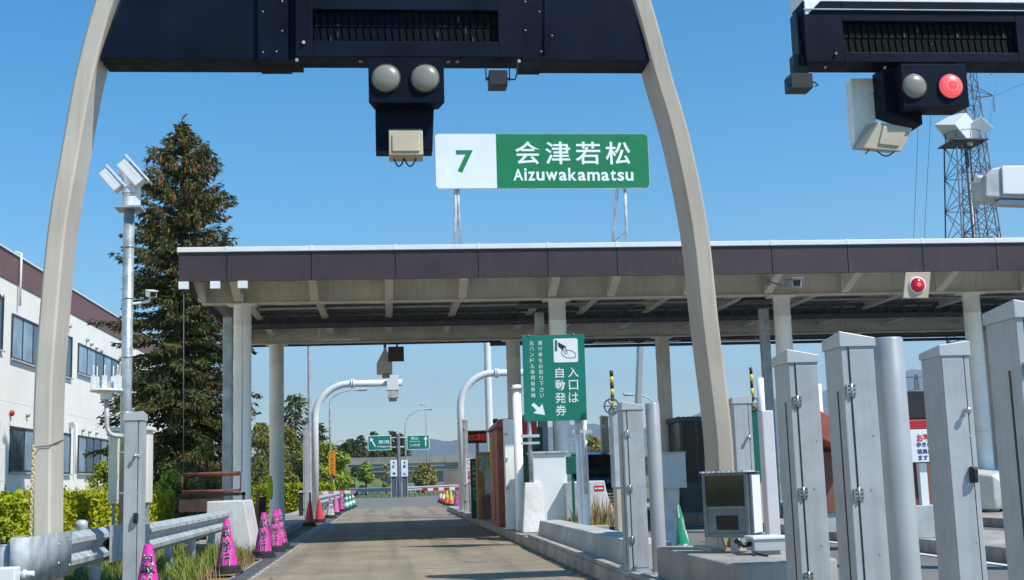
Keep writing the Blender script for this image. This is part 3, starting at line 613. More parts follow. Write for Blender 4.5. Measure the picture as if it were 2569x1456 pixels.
cabinet('detector_cabinet', 'grey hinged cabinet just right of the tan gantry leg and its glazed camera box', cxt(1976, 885, 7.65), 7.65, .18, 1.955, .19, .3, 'hinge', cg)
cabinet('detector_cabinet', 'tall grey hinged cabinet touching the fat round steel bollard pipe', cxt(2107, 840, 6.7), 6.7, .18, 1.955, .19, .27, 'hinge', cg)
cabinet('detector_cabinet', 'nearest grey cabinet cut off by the right edge of the photo', cxt(2544, 755, 5.55), 5.55, .18, 1.96, .19, .3, 'hinge', cg)
cabinet('detector_cabinet', 'grey cabinet with black lock and shiny latches right of the round steel pipe', cxt(2357, 865, 7.45), 7.45, .18, 1.96, .185, .29, 'latch', cg)
cabinet('detector_cabinet', 'grey cabinet with black lock on the left verge between two guardrails', cxy(311, 12.5), 12.5, -.02, 1.96, .17, .22, 'latch', cg)
cabinet('detector_cabinet', 'grey cabinet half hidden behind the tan right gantry leg', cxt(1838, 1000, 12.4), 12.4, .18, 1.97, .19, .2, 'latch', cg)
def pipe(label, px, Y, z0, z1, r, m='pipe_metal'):
    x = cxt(px, 930, Y); p = T('steel_pipe', label, 'pipe', (x, Y, z0)); b = MB(); b.lathe([(r, z0), (r, z1-.01), (r-.006, z1), (.001, z1+.004)], (x, Y, 0), 32); b.build('tube', m, p)
    b = MB(); b.lathe([(r+.03, z0), (r+.03, z0+.02), (r+.002, z0+.022)], (x, Y, 0), 32); b.build('base_flange', 'galv_dull', p); return p
pipe('fat round galvanised pipe between two grey cabinets on the right', 2233, 6.95, .18, 1.95, .085)
pipe('round galvanised pipe beside the slim cabinet at the barrier end', 1632, 12.9, .18, 1.95, .075)
# post with a wider square sleeve, and a second pale pipe
x = cxy(1928, 11.7); p = T('white_post', 'pale lilac square post with a thin white pipe rising from its top', 'post', (x, 11.7, .18))
b = MB(); b.box(x-.055, x+.06, 11.65, 11.8, .18, 1.78); b.build('sleeve', 'lilac', p, .01); b = MB(); b.lathe([(.034, 1.78), (.034, 2.1), (.001, 2.103)], (x-.03, 11.72, 0), 20); b.build('pipe', 'trim', p)
x = cxy(2060, 21); p = T('white_post', 'white round pipe standing behind the brown hooded ticket machine', 'post', (x, 21, .18))
b = MB(); b.lathe([(.09, .2), (.09, 2.68), (.001, 2.69)], (x, 21, 0), 20); b.build('pipe', 'trim', p); b = MB(); b.lathe([(.16, .17), (.16, .2), (.09, .21)], (x, 21, 0), 20); b.build('base_flange', 'galv_dull', p)

# ------------------------------------------------------------------ concrete blocks on the near island
b = MB(); b.prism([(2.62, 12.25), (2.62, 9.7), (2.72, 9.52), (3.05, 9.6), (3.55, 9.75), (3.6, 12.25)], (0, 0, .18), (1, 0, 0), (0, 1, 0), (0, 0, .32))
tag(b.build('gantry_plinth', 'concrete', None, .025, org=(3.1, 11, .18)), 'low concrete plinth carrying the right leg of the tan gantry', 'plinth')
b = MB(); y0, y1 = 13.4, 22.2
b.add([(2.62, y0, .18), (3.12, y0, .18), (3.12, y1, .18), (2.62, y1, .18), (2.67, y0, .48), (3.05, y0, .48), (3.05, y1, .46), (2.67, y1, .46)], [(3, 2, 1, 0), (4, 5, 6, 7), (0, 1, 5, 4), (1, 2, 6, 5), (2, 3, 7, 6), (3, 0, 4, 7)])
tag(b.build('concrete_barrier', 'pale_conc', None, .02, org=(2.76, 16, .18)), 'long low white concrete barrier along the kerb right of the lane', 'barrier')
# plinth with two bumper posts, far end of the low barrier
def plinth(label, poly, y0, y1, z0, m='white_conc', name='crash_plinth'):
    b = MB(); b.prism(poly, (0, y0, z0), (1, 0, 0), (0, 0, 1), (0, y1-y0, 0)); xs = sum(p[0] for p in poly)/len(poly)
    return tag(b.build(name, m, None, .02, org=(xs, (y0+y1)/2, z0)), label, 'plinth')
Yp = 24.5; xa, xb, xt0, xt1 = cxy(1310, Yp), cxy(1356, Yp), cxy(1316, Yp), cxy(1354, Yp)
b = MB(); zt_ = at(1330, 1211, Yp).z
xa = cxy(1279, Yp-.55); xq = cxy(1315, Yp)
b.hexa([(max(xa, 2.545), Yp-.55, .18), (xb, Yp-.55, .18), (xb, Yp+1.6, .18), (max(xa, 2.545), Yp+1.6, .18), (xq, Yp, zt_), (xb, Yp, zt_), (xb, Yp+1.2, zt_), (xq, Yp+1.2, zt_)])
tag(b.build('crash_plinth', 'white_conc', None, .02, org=((xa+xb)/2, Yp, .18)), 'sloping white concrete plinth right of the lane below the pale round posts', 'plinth')
x = cxy(1301, 25.0); p = T('guard_post', 'tall pale round guard post in front of the green ticket sign', 'post', (x, 25.0, .18))
b = MB(); zt_ = at(1301, 966, 25.0).z; b.lathe([(.09, .18), (.09, zt_), (.001, zt_+.005)], (x, 25.0, 0), 20); b.build('pipe', 'column', p)
b = MB(); b.box(x-.13, x+.13, 24.88, 25.12, zt_-.09, zt_-.06); b.build('clamp', 'galv_dull', p)
x = cxy(1283, 25.8); p = T('utility_box', 'narrow upright grey box behind the pale round guard post', 'box', (x, 25.8, .18)); b = MB(); b.box(x-.14, x+.11, 25.7, 26.0, .18, at(1283, 1052, 25.8).z); b.build('body', 'column', p, .01)
for zz in (1.0, 1.6, 2.1): b = MB(); b.box(x-.14, x-.08, 25.66, 25.699, zz, zz+.05); b.build('hinge', 'galv_dull', p)
# big light box right of it
Yw = 24.6; x0, x1 = cxy(1337, Yw), cxy(1421, Yw); zt_ = at(1380, 1134, Yw).z
p = T('equipment_cabinet', 'wide pale grey equipment cabinet behind the low white barrier', 'cabinet', ((x0+x1)/2, Yw, .18))
b = MB(); b.box(x0, x1, Yw, Yw+.8, .18, zt_-.03); b.build('body', 'trim', p, .01); b = MB(); b.box(x0-.03, x1+.03, Yw-.05, Yw+.83, zt_-.029, zt_+.01); b.build('lid', 'galv', p, .006)
# white noses of the opposite lane's island
Yn = 25.3; x0, x1, x2 = cxy(1430, Yn), cxy(1485, Yn), cxy(1512, Yn); z1_ = at(1480, 1207, Yn).z
b = MB(); cv = [(x2+.02, z1_), (x2+.05, z1_-.2), (x2+.12, z1_-.45), (x2+.22, z1_-.62), (x2+.36, .18)]
b.prism([(x0, .18), (x0, z1_)]+cv, (0, Yn, 0), (1, 0, 0), (0, 0, 1), (0, 1.3, 0)); o = b.build('crash_plinth', 'white_conc', None, .02, org=((x0+x2)/2, Yn, .18)); tag(o, 'white curved concrete plinth with a small red sticker in front of the dark van', 'plinth')
b = MB(); q = at(1501, 1225, Yn-.008); b.box(x2-.2, x2-.0, Yn-.008, Yn-.002, q.z-.06, q.z+.05, 0); b.box(x2-.19, x2-.14, Yn-.01, Yn-.0085, q.z-.02, q.z+.01, 1); b.box(x2-.12, x2-.02, Yn-.01, Yn-.0085, q.z-.02, q.z+.01, 1); ch = b.build('sticker', ['red', 'letter'], o)
b = MB(); b.box(x0-.25, x1-.22, Yn-1.0, Yn-.05, .18, z1_-.02); tag(b.build('steel_cabinet', 'galv_dull', None, .01, org=(x0, Yn-.6, .18)), 'grey metal box beside the white curved plinth with the red sticker', 'box')
for dx, w_ in ((1455, .055), (1470, .08)):
    pass
p = T('sign_posts', 'pair of white pipes under the right edge of the green ticket sign', 'posts', (cxy(1463, 22), 22, .18))
for px, r in ((1453, .045), (1467, .075)): x = cxy(px, 22); b = MB(); b.lathe([(r, .18), (r, 3.4), (.001, 3.41)], (x, 22.1, 0), 16); b.build('pipe', 'trim', p)
b = MB(); q = at(1460, 1083, 22); b.box(q.x-.18, q.x+.18, 21.98, 22.02, q.z-.03, q.z+.03); b.build('clamp', 'galv', p)
x = cxy(1440, 23); q0, q1 = at(1424, 1190, 23), at(1455, 1145, 23); b = MB(); b.box(q0.x, q1.x, 23, 23.2, q0.z, q1.z); b.box(q0.x+.08, q0.x+.13, 23.05, 23.1, .18, q0.z-.001)
tag(b.build('control_box', 'dgreen', None, .01, org=(x, 23.1, .18)), 'small dark green box on a stalk beside the wide pale cabinet', 'box')

# ------------------------------------------------------------------ green ticket sign
YT = 21.9
c00, c10, c01, c11 = at(1316, 1058, YT), at(1473, 1054, YT), at(1310, 842, YT), at(1466, 838, YT)
cs = T('ticket_sign', 'green hanging sign about the automatic entrance ticket machine with a hand pictogram', 'sign', ((c00.x+c10.x)/2, YT, .18))
ux = (c10-c00).normalized(); uz = (c01-c00).normalized(); W_, H_ = (c10-c00).length, (c01-c00).length
b = MB(); b.prism([(0, 0), (W_, 0), (W_, H_), (0, H_)], c00, ux, uz, (0, .03, 0)); b.build('panel', 'teal_sign', cs, .004)
def tp(px, py, d=.004): return at(px, py, YT)-Vector((0, d, 0))
k = YT/3100
sc_ = 1165/(240*.8089)   # zoomed crop -> D px
def z5(x, y): return ((1600+x*240/1165)*.8089, (1020+y*300/1456)*.8089)
def txt(b, ch, x, y, w_, h_=None, bold=0): px, py = z5(x, y); f = 240/1165*.8089*k; b.text(ch, 1, tp(px, py), ux, uz, bold=bold, fitw=w_*f if w_ else None, fith=(h_ or w_)*f)
b = MB()
for ch, x, y, w_, h_ in (('入', 862, 655, 160, 150), ('口', 868, 848, 140, 150), ('は', 870, 1035, 150, 150), ('自', 657, 663, 125, 155), ('動', 665, 850, 150, 160), ('発', 672, 1040, 165, 160), ('券', 680, 1230, 165, 160)): txt(b, ch, x, y, w_, h_, .006)
for i, ch in enumerate('通行券をお取り下さい'): txt(b, ch, 362+i*3.2, 215+i*87.5, 66 if ch not in 'いり' else 56, 66)
for i, ch in enumerate('左ハンドル車用発券機'): txt(b, ch, 236+i*2.8, 215+i*87.5, 66, 66)
A = [z5(*q) for q in ((268, 1112), (352, 1188), (398, 1128), (440, 1300), (262, 1272), (310, 1228), (232, 1150))]; P = [tp(*q) for q in A]; b.add(P, [tuple(reversed(range(7)))])
b.build('lettering', 'letter', cs)
b = MB(); a0, a1 = tp(*z5(572, 510)), tp(*z5(925, 145)); b.prism(rrect(0, 0, (a1-a0).dot(ux), (a1-a0).dot(uz), .035), a0+Vector((0, -.002, 0)), ux, uz, (0, .004, 0)); pg = b.build('pictogram', 'letter', cs)
b = MB()
def poly5(pts): P = [tp(*z5(*q), d=.0085) for q in pts]; b.add(P, [tuple(range(len(P)))])
poly5([(585, 172), (585, 340), (622, 340), (622, 172)]); b.build('ticket_slot', 'teal_sign', pg)
b = MB(); poly5([(632, 203), (640, 272), (715, 334), (722, 290), (762, 280), (738, 258)]); b.build('sleeve', 'letter_black', pg)
b = MB()
def line5(pts, w_=.004):
    P = [tp(*z5(*q), d=.0085) for q in pts]; b.tube(P, w_, 5, cap=False)
line5([(718, 318), (690, 335), (684, 370), (720, 410), (770, 438), (830, 440), (900, 430)]); line5([(740, 290), (770, 325), (830, 328), (890, 362), (902, 395), (900, 430)]); line5([(722, 330), (745, 385), (770, 378), (768, 345), (740, 320)]); b.build('hand_outline', 'letter_black', pg)
b = MB(); x = cxy(1330, YT+.1); b.tube([(x, YT+.06, at(1330, 1205, YT).z), (x, YT+.06, c00.z+.9)], .035, 12)
q = at(1325, 1095, YT); b.box(q.x-.12, q.x+.2, YT-.02, YT+.1, q.z-.02, q.z+.03); b.box(q.x-.12, q.x+.2, YT-.02, YT+.1, q.z-.14, q.z-.1)
b.tube([(cxy(1467, YT+.1), YT+.1, .9), (cxy(1467, YT+.1), YT+.1, c10.z+.5)], .03, 10); b.build('post', 'galv', cs)
b = MB()
for px, py in ((1327, 842), (1439, 838)): q = at(px, py, YT); b.tube([q+Vector((0, -.02, 0)), q+Vector((0, .03, 0))], .014, 8)
b.build('bolt', 'steel', cs)

# ------------------------------------------------------------------ machines on the near island, right of the lane
def kiosk(name, label, cat, px0, px1, Y, dep, ztop, m, z0=.18):
    x0, x1 = cxy(px0, Y), cxy(px1, Y); t = T(name, label, cat, ((x0+x1)/2, Y, z0)); return t, x0, x1
zt_ = at(1245, 1066, 28).z
t, x0, x1 = kiosk('ticket_machine', 'copper red ticket machine with a bright red stripe beside the lane', 'ticket machine', 1240, 1268, 28, 1.6, zt_, 'copper')
x0 = cxy(1240, 28)
b = MB(); b.box(x0, x0+.75, 27.2, 29.3, .18, zt_-.12); b.hexa([(x0-.06, 27.1, zt_-.119), (x0+.8, 27.1, zt_-.119), (x0+.8, 29.4, zt_-.119), (x0-.06, 29.4, zt_-.119), (x0+.05, 27.1, zt_+.08), (x0+.8, 27.1, zt_+.12), (x0+.8, 29.4, zt_+.1), (x0+.05, 29.4, zt_+.02)]); bo = b.build('body', 'copper', t, .01)
b = MB(); b.box(x0-.012, x0-.001, 28.0, 28.4, .3, zt_-.3); b.build('stripe', 'red', t)
b = MB(); b.box(x0-.012, x0-.001, 28.75, 29.0, .9, zt_-.25); b.build('side_panel', 'hiviz', t)
b = MB(); b.tube([(x0+.1, 28.6, zt_+.06), (x0+.1, 28.6, zt_+.16)], .06, 10); b.build('beacon', 'black', t)
for zz in (1.15, 1.75, 2.3):
    b = MB(); b.box(x0+.35, x0+.62, 27.12, 27.19, zz-.13, zz+.1); b.tube([(x0+.4, 27.1, zz), (x0+.3, 27.0, zz-.06)], .05, 8); b.build('card_slot', 'black', t, .01)
b = MB(); b.box(x0+.58, x0+.72, 26.9, 27.09, .5, zt_+.15); b.build('edge_guard', 'black', t)
b = MB(); b.box(x0+.75, x0+.98, 26.9, 27.09, .3, zt_-.12); b.build('door', 'dgreen', t)
t, x0, x1 = kiosk('ticket_machine', 'dark green column with a red top behind the guard posts', 'ticket machine', 1318, 1350, 26.2, .5, 0, '')
b = MB(); zt2 = at(1330, 1090, 26.2).z; b.box(x0, x1, 26.2, 26.7, .18, zt2); b.box(x0+.02, x1-.02, 26.17, 26.199, 1.2, zt2-.1); b.build('body', 'dgreen', t, .01)
b = MB(); b.box(x0, x1, 26.2, 26.7, zt2+.002, at(1330, 1040, 26.2).z); b.build('hood', 'red', t, .01); b = MB(); b.box(x1-.02, x1+.1, 26.1, 26.3, zt2-.45, zt2-.3); b.build('handle', 'black', t)
# printed board machine, green standing board, LED board
t, x0, x1 = kiosk('vending_machine', 'low machine with a faded printed board left of the copper ticket machine', 'machine', 1197, 1236, 33, .5, 0, '')
b = MB(); z_ = at(1210, 1135, 33).z; b.box(x0, x1, 33, 33.6, .18, z_); b.build('body', 'wood', t, .01)
b = MB(); b.box(x0+.04, x1-.03, 32.98, 32.999, z_-.55, z_-.06); b.build('printed_board', 'poster', t); b = MB(); b.box(x0+.18, x1, 32.9, 32.979, z_-1.1, z_-.56); b.build('control_panel', 'galv_dull', t); b = MB(); b.box(x0+.1, x1, 32.93, 32.999, .2, z_-1.15); b.build('lower_door', 'copper_dark', t)
t, x0, x1 = kiosk('standing_board', 'narrow dark green standing board with vertical lettering at the far kerb', 'sign', 1180, 1197, 34, .1, 0, '')
z_ = at(1188, 1151, 34).z; b = MB(); b.box(x0, x1, 34, 34.25, .18, z_); b.build('panel', 'dgreen', t, .006)
b = MB()
for i, ch in enumerate('ご利用ありがとう'): b.text(ch, .12, ((x0+x1)/2, 33.995, z_-.14-i*.135))
b.build('lettering', 'letter', t)
t, x0, x1 = kiosk('led_board', 'small dark LED board with red letters on a thin post beyond the machines', 'LED board', 1176, 1222, 38, .2, 0, '')
z0_, z1_ = at(1200, 1112, 38).z, at(1200, 1083, 38).z; b = MB(); b.box(x0, x1, 38, 38.25, z0_, z1_); b.build('housing', 'black', t, .01)
b = MB(); b.box(x0-.02, x1+.02, 37.9, 38.25, z1_+.002, z1_+.03); b.build('hood', 'galv_dull', t)
b = MB(); b.text('ETC専用', .22, ((x0+x1)/2, 37.995, (z0_+z1_)/2), fitw=(x1-x0)*.86, fith=(z1_-z0_)*.62, bold=.004); b.build('lettering', 'ledred', t)
b = MB(); b.tube([((x0+x1)/2, 38.12, .18), ((x0+x1)/2, 38.12, z0_)], .05, 10); b.build('post', 'galv_dull', t)
t, x0, x1 = kiosk('stop_board', 'narrow white board with red vertical characters on the curved pole', 'sign', 1168, 1185, 40.5, .1, 0, '')
z0_, z1_ = at(1176, 1212, 40.5).z, at(1176, 1150, 40.5).z; b = MB(); b.box(x0, x1, 40.5, 40.53, z0_, z1_); b.build('panel', 'white_sign', t)
b = MB()
for i, ch in enumerate('一旦停止'): b.text(ch, .14, ((x0+x1)/2, 40.495, z1_-.32-i*.15), bold=.004)
b.build('lettering', 'letter_red', t); b = MB(); b.lathe([(.075, 0), (.06, .003)], ((x0+x1)/2, 40.497, z1_-.12), 20, ax=(0, -1, 0)); b.build('symbol', 'letter_black', t)
b = MB(); b.tube([((x0+x1)/2, 40.56, .18), ((x0+x1)/2, 40.56, z1_)], .03, 8); b.build('post', 'galv_dull', t)
cabinet('detector_cabinet', 'far grey upright cabinet beside the right curved pole', cxy(1163, 41), 41, .18, at(1168, 1052, 41).z, .16, .3, 'hinge', cg)
cabinet('detector_cabinet', 'far grey upright cabinet in front of the left curved pole', cxy(760, 41), 41, .1, at(767, 1068, 41).z, .17, .3, 'hinge', cg)
cabinet('detector_cabinet', 'small grey cabinet beyond the opposite lane right of the van roof', cxy(1513, 36), 36, .18, at(1520, 1043, 36).z, .2, .3, 'hinge', cg)
# barrier gates with short striped arms
def gate(label, x, y, side, mpost, stripe='red'):
    t = T('barrier_gate', label, 'barrier gate', (x, y, .1)); b = MB(); b.box(x-.2, x+.2, y-.2, y+.25, .1, .95); b.build('housing', mpost, t, .02)
    b = MB(); b.box(x-.23, x+.23, y-.23, y+.28, .951, 1.02); b.build('lid', 'galv', t, .01)
    b = MB(); n = 8; L = 1.55
    for i in range(n): b.box(x+side*(.25+i*L/n), x+side*(.25+(i+1)*L/n), y-.28, y-.24, .88, .98, i % 2)
    b.build('arm', ['trim', stripe], t)
gate('barrier gate with pale striped arm on the left, beside the green cones', -2.95, 45, 1, 'navy_dull', 'pink_pale'); gate('barrier gate with red striped arm on the right kerb, above the orange cones', 3.0, 45, -1, 'column')
# stand box, glazed camera box, junction box, torn cone near the gantry foot
Yb = 15.6; q0, q1 = at(1656, 1226, Yb), at(1719, 1136, Yb)
t = T('box_on_stand', 'grey rectangular box on a flat steel stand behind the gantry plinth', 'box', ((q0.x+q1.x)/2, Yb, .18)); b = MB(); b.box(q0.x, q1.x, Yb, Yb+.3, q0.z, q1.z); b.box(q0.x-.01, q1.x+.01, Yb-.02, Yb+.32, q1.z+.001, q1.z+.012); b.build('housing', 'cabinet', t, .005)
xm = (q0.x+q1.x)/2; b = MB(); b.hexa([(xm-.12, Yb+.1, .18), (xm+.04, Yb+.1, .18), (xm+.04, Yb+.2, .18), (xm-.12, Yb+.2, .18), (xm-.08, Yb+.1, q0.z-.001), (xm+.1, Yb+.1, q0.z-.001), (xm+.1, Yb+.2, q0.z-.001), (xm-.08, Yb+.2, q0.z-.001)]); b.build('stand', 'galv_dull', t)
Yx = 10.75; q0, q1 = at(1766, 1350, Yx), at(1872, 1184, Yx)
t = T('camera_box', 'metal framed camera box with two dark windows on the gantry plinth', 'camera box', ((q0.x+q1.x)/2+.03, Yx, .5)); t.rotation_euler = (0, 0, R(-34))
x0, x1, z0_, z1_ = q0.x, q1.x, q0.z, q1.z; fr = .028; zm = lerp(z0_, z1_, .42); dY = .3; b = MB()
for xx in (x0, x1-fr):
    b.box(xx, xx+fr, Yx, Yx+fr, z0_, z1_); b.box(xx, xx+fr, Yx+dY, Yx+dY+fr, z0_, z1_)
for zz in (z0_, zm, z1_-fr): b.box(x0+fr, x1-fr, Yx+.002, Yx+fr, zz, zz+fr)
b.box(x1-.003, x1+.028, Yx+.03, Yx+dY, z0_+.02, z1_-.02); b.box(x0+.004, x0+.008, Yx+fr, Yx+dY, z0_, z1_); b.box(x0, x1, Yx+fr, Yx+dY, z0_+.001, z0_+.02); b.box(x0+fr, x1-fr, Yx+dY, Yx+dY+.01, z0_, z1_)
b.box(x0+fr+.002, x0+.11, Yx+.012, Yx+.03, z0_+.03, zm); b.box(x1-.1, x1-fr-.002, Yx+.012, Yx+.03, z0_+.03, zm); b.box(x0+.111, x1-.101, Yx+.0125, Yx+.03, zm-.05, zm); b.box(x0+.111, x1-.101, Yx+.0125, Yx+.03, z0_+.03, z0_+.06)
b.build('frame', 'galv_dark', t, .004)
b = MB(); b.box(x1+.029, x1+.033, Yx+.05, Yx+dY-.02, z0_+.03, z1_-.03); b.build('side_cover', 'trim', t)
b = MB(); n = 9
for i in range(n): xx = lerp(x0-.01, x1, i/n); b.box(xx, xx+.026, Yx-.02, Yx+dY+.02, z1_+.001, z1_+.012)
b.box(x0-.01, x1+.02, Yx-.02, Yx+dY+.02, z1_-.003, z1_+.0); b.build('ribbed_lid', 'galv', t)
b = MB(); b.box(x0+fr, x1-fr, Yx+.014, Yx+.02, zm+fr, z1_-fr); b.build('window', 'darkglass', t); b = MB(); b.box(x0+.111, x1-.101, Yx+.02, Yx+.026, z0_+.06, zm-.05); b.build('window', 'darkglass', t)
b = MB(); b.box(x0+.2, x0+.23, Yx+.1, Yx+.2, .5, z0_); b.box(x0+.05, x1-.05, Yx+.06, Yx+.24, z0_-.012, z0_-.001); b.build('bracket', 'galv_dull', t)
q0, q1 = at(1893, 1384, 10.4), at(1969, 1346, 10.4); t = T('junction_box', 'flat pale grey junction box at the right end of the gantry plinth', 'box', ((q0.x+q1.x)/2, 10.4, .5)); b = MB(); b.box(q0.x, q1.x, 10.4, 10.65, q0.z, q1.z-.02); b.build('body', 'cabinet_trim', t, .006); b = MB(); b.box(q0.x-.012, q1.x+.012, 10.385, 10.665, q1.z-.019, q1.z+.006); b.build('lid', 'trim', t, .004)
b = MB(); b.tube([(q0.x, 10.5, q0.z+.06), (q0.x-.08, 10.45, q0.z+.05), (q0.x-.13, 10.5, q0.z+.09)], .022, 8); b.tube([(q0.x+.02, 10.42, q0.z), (q0.x-.02, 10.3, .52), (q0.x+.05, 10.2, .51)], .012, 6); b.build('conduit', 'black', t)
b = MB(); b.box(q0.x+.03, q1.x-.03, 10.45, 10.6, .5, q0.z); b.build('foot', 'galv_dull', t)

# ------------------------------------------------------------------ traffic cones
def cone_r(z, rb=.152, rtp=.035, h=.74): return lerp(rb, rtp, (z-.07)/(h-.07))
def cone(name, label, mats, text=None, group=None, bands=None, h=.74):
    t = T(name, label, 'traffic cone', (0, 0, 0), group); rt_ = .035
    b = MB(); b.prism(rrect(-.2, -.2, .2, .2, .05, 3), (0, 0, 0), (1, 0, 0), (0, 1, 0), (0, 0, .035)); b.lathe([(.185, .03), (.19, .1), (.175, .115)], n=24); b.build('weight_base', 'rubber', t, .006)
    b = MB(); prof = [(cone_r(lerp(.07, h, i/14)), lerp(.07, h, i/14)) for i in range(15)]
    for i in range(14):
        zc = (prof[i][1]+prof[i+1][1])/2; mi = 0
        if bands:
            for za, zb_, q in bands:
                if za <= zc < zb_: mi = q
        b.lathe(prof[i:i+2], n=28, m=mi)
    b.lathe([(rt_, h), (rt_-.01, h+.004), (rt_-.012, h-.03)], n=28, m=0); b.build('body', mats, t)
    if text:
        def put(bb, ch, zc, sz, off, bold):
            def fn(u, v): z = zc+v; r = cone_r(z)+off; a = u/cone_r(zc); return Vector((r*math.sin(a), -r*math.cos(a), z))
            bb.text(ch, 1, (0, 0, 0), bold=bold, fitw=sz*(.72 if zc > .5 else .82), fith=sz, fn=fn)
        b = MB(); b2 = MB()
        for ch, zc, sz in zip(text, (.575, .39, .2), (.15, .17, .17)):
            put(b, ch, zc, sz+.016, .004, .034); put(b2, ch, zc, sz, .008, .009)
        lo = b.build('letter_outline', 'cone_white', t); b2.build('lettering', 'letter_black', t)
    return t
pk = 'magenta slow down cones along the left kerb'
c0 = cone('traffic_cone', 'magenta cone with black characters, cut off by the bottom edge of the photo', ['pink'], '最徐行', pk)
def place(src, px, py, rz, label, first=False, z=.0, Y=None, q=dict(n=0)):
    q['n'] += 1; tx, ty = .035*math.sin(q['n']*2.3), .03*math.cos(q['n']*1.7)
    p = onz(px, py, z) if Y is None else Vector((cxy(px, Y), Y, z))
    if first: src.location = p; src.rotation_euler = (tx, ty, rz); return src
    o = dup(src, p, rz, label); o.rotation_euler = (tx, ty, rz); return o
place(c0, 376, 1500, .15, None, True, Y=11.1); place(c0, 570, 1440, -.05, 'magenta cone with black characters standing alone in front of the end of the guardrail', z=.03)
place(c0, 660, 1399, .0, 'magenta cone with black characters left of the close pair of magenta cones', z=.03); place(c0, 688, 1384, .1, 'front one of the two overlapping magenta cones', z=.03); place(c0, 703, 1377, .75, 'rear one of the two overlapping magenta cones', z=.03)
rc = cone('traffic_cone', 'bright red cone standing in the sun just beyond the canopy shadow', ['red_cone']); place(rc, 802, 1311, 0, None, True, z=.03); place(rc, 776, 1321, 0, 'dark looking red cone standing in the canopy shadow', z=.03)
wc = cone('traffic_cone', 'pale pink cone with a white side and black characters', ['pink_pale', 'cone_white'], '最徐行', None, [(.1, .6, 1)]); place(wc, 829, 1301, .5, None, True, z=.03)
fc = cone('traffic_cone', 'faded pink cone before the deeper pink one in the far left row', ['pink_pale']); place(fc, 843, 1292, 0, None, True, z=.03)
dc = cone('traffic_cone', 'deep pink cone next to the green and white cones', ['pink'], '最徐行'); place(dc, 857, 1284, .9, None, True, z=.03)
gc = cone('traffic_cone', 'green and white banded cone nearest the deep pink cone', ['cone_green', 'cone_white'], None, 'green and white cones at the lane exit', [(.2, .34, 1), (.48, .62, 1)]); place(gc, 868, 1281, 0, None, True, z=.03); place(gc, 877, 1277, .4, 'middle one of the three green and white cones', z=.03); place(gc, 886, 1273, .2, 'green and white cone farthest from the camera', z=.03)
rw = cone('traffic_cone', 'red and white cone at the far right kerb, leftmost of that cluster', ['red_cone', 'cone_white'], None, None, [(.25, .5, 1)])
oy = cone('traffic_cone', 'orange cone with yellow top beside the far right kerb', ['cone_orange', 'cone_yellow'], None, None, [(.4, .8, 1)])
place(rw, 1106, 1261, 0, None, True, z=.0); place(oy, 1121, 1268, 0, None, True, z=.0)
yc = cone('traffic_cone', 'yellow cone with orange foot between the orange and the magenta cone', ['cone_yellow', 'cone_orange'], None, None, [(.0, .3, 1)]); place(yc, 1132, 1270, .2, None, True, z=.0)
place(c0, 1146, 1273, .6, 'small looking magenta cone at the far right kerb', z=.0); place(rw, 1113, 1264, .4, 'red and white cone right behind the orange cone at the far kerb', z=.0)
# tattered leaning cone by the plinth
Yq = 13.3; q = at(1722, 1369, Yq); t = T('torn_cone', 'tattered leaning green and white cone behind the gantry plinth', 'traffic cone', (q.x, Yq, .18)); b = MB(); hq = at(1722, 1266, Yq).z-.18
n = 12; rows = []; 
for i in range(6):
    f = i/5; z = .18+f*hq; r = lerp(.11, .02, f); rows.append([Vector((q.x-.02-.05*f+r*math.cos(2*math.pi*j/n)*(1+.18*math.sin(i*2.1+j)), Yq+r*.6*math.sin(2*math.pi*j/n), z)) for j in range(n)])
fs = []; ms = []
for i in range(5):
    for j in range(n): fs.append((i*n+j, i*n+(j+1) % n, (i+1)*n+(j+1) % n, (i+1)*n+j)); ms.append(1 if (i*3+j*2) % 7 == 0 else (2 if (i+j*3) % 11 == 0 else 0))
b.add([p for r_ in rows for p in r_], fs); b.m = ms; b.build('body', ['cone_green', 'cone_white', 'beige'], t)

# ------------------------------------------------------------------ fittings under the canopy edge
Yl = YF-.12; A = [at(2266, 748, Yl), at(2329, 748, Yl), at(2335, 683, Yl), at(2272, 684, Yl)]
t = T('warning_lamp', 'square pale plate with a lit red lamp hanging under the canopy edge', 'lamp', ((A[0].x+A[1].x)/2, Yl, A[2].z))
b = MB(); b.add(A+[p+Vector((0, .08, 0)) for p in A], [(0, 1, 2, 3), (7, 6, 5, 4), (1, 0, 4, 5), (2, 1, 5, 6), (3, 2, 6, 7), (0, 3, 7, 4)]); b.build('plate', 'beige', t, .006)
q = at(2301, 716, Yl); b = MB(); b.lathe([(.175, 0), (.17, .03), (.15, .03)], q, 28, ax=(0, -1, 0)); b.build('bezel', 'white_sign', t); b = MB(); b.lathe([(.15, .02), (.14, .05), (.1, .085), (.05, .1), (.001, .102)], q, 28, ax=(0, -1, 0)); b.build('lens', 'redlens', t); b = MB(); b.lathe([(.045, .1), (.001, .112)], q, 16, ax=(0, -1, 0)); b.build('glow', 'redlamp', t)
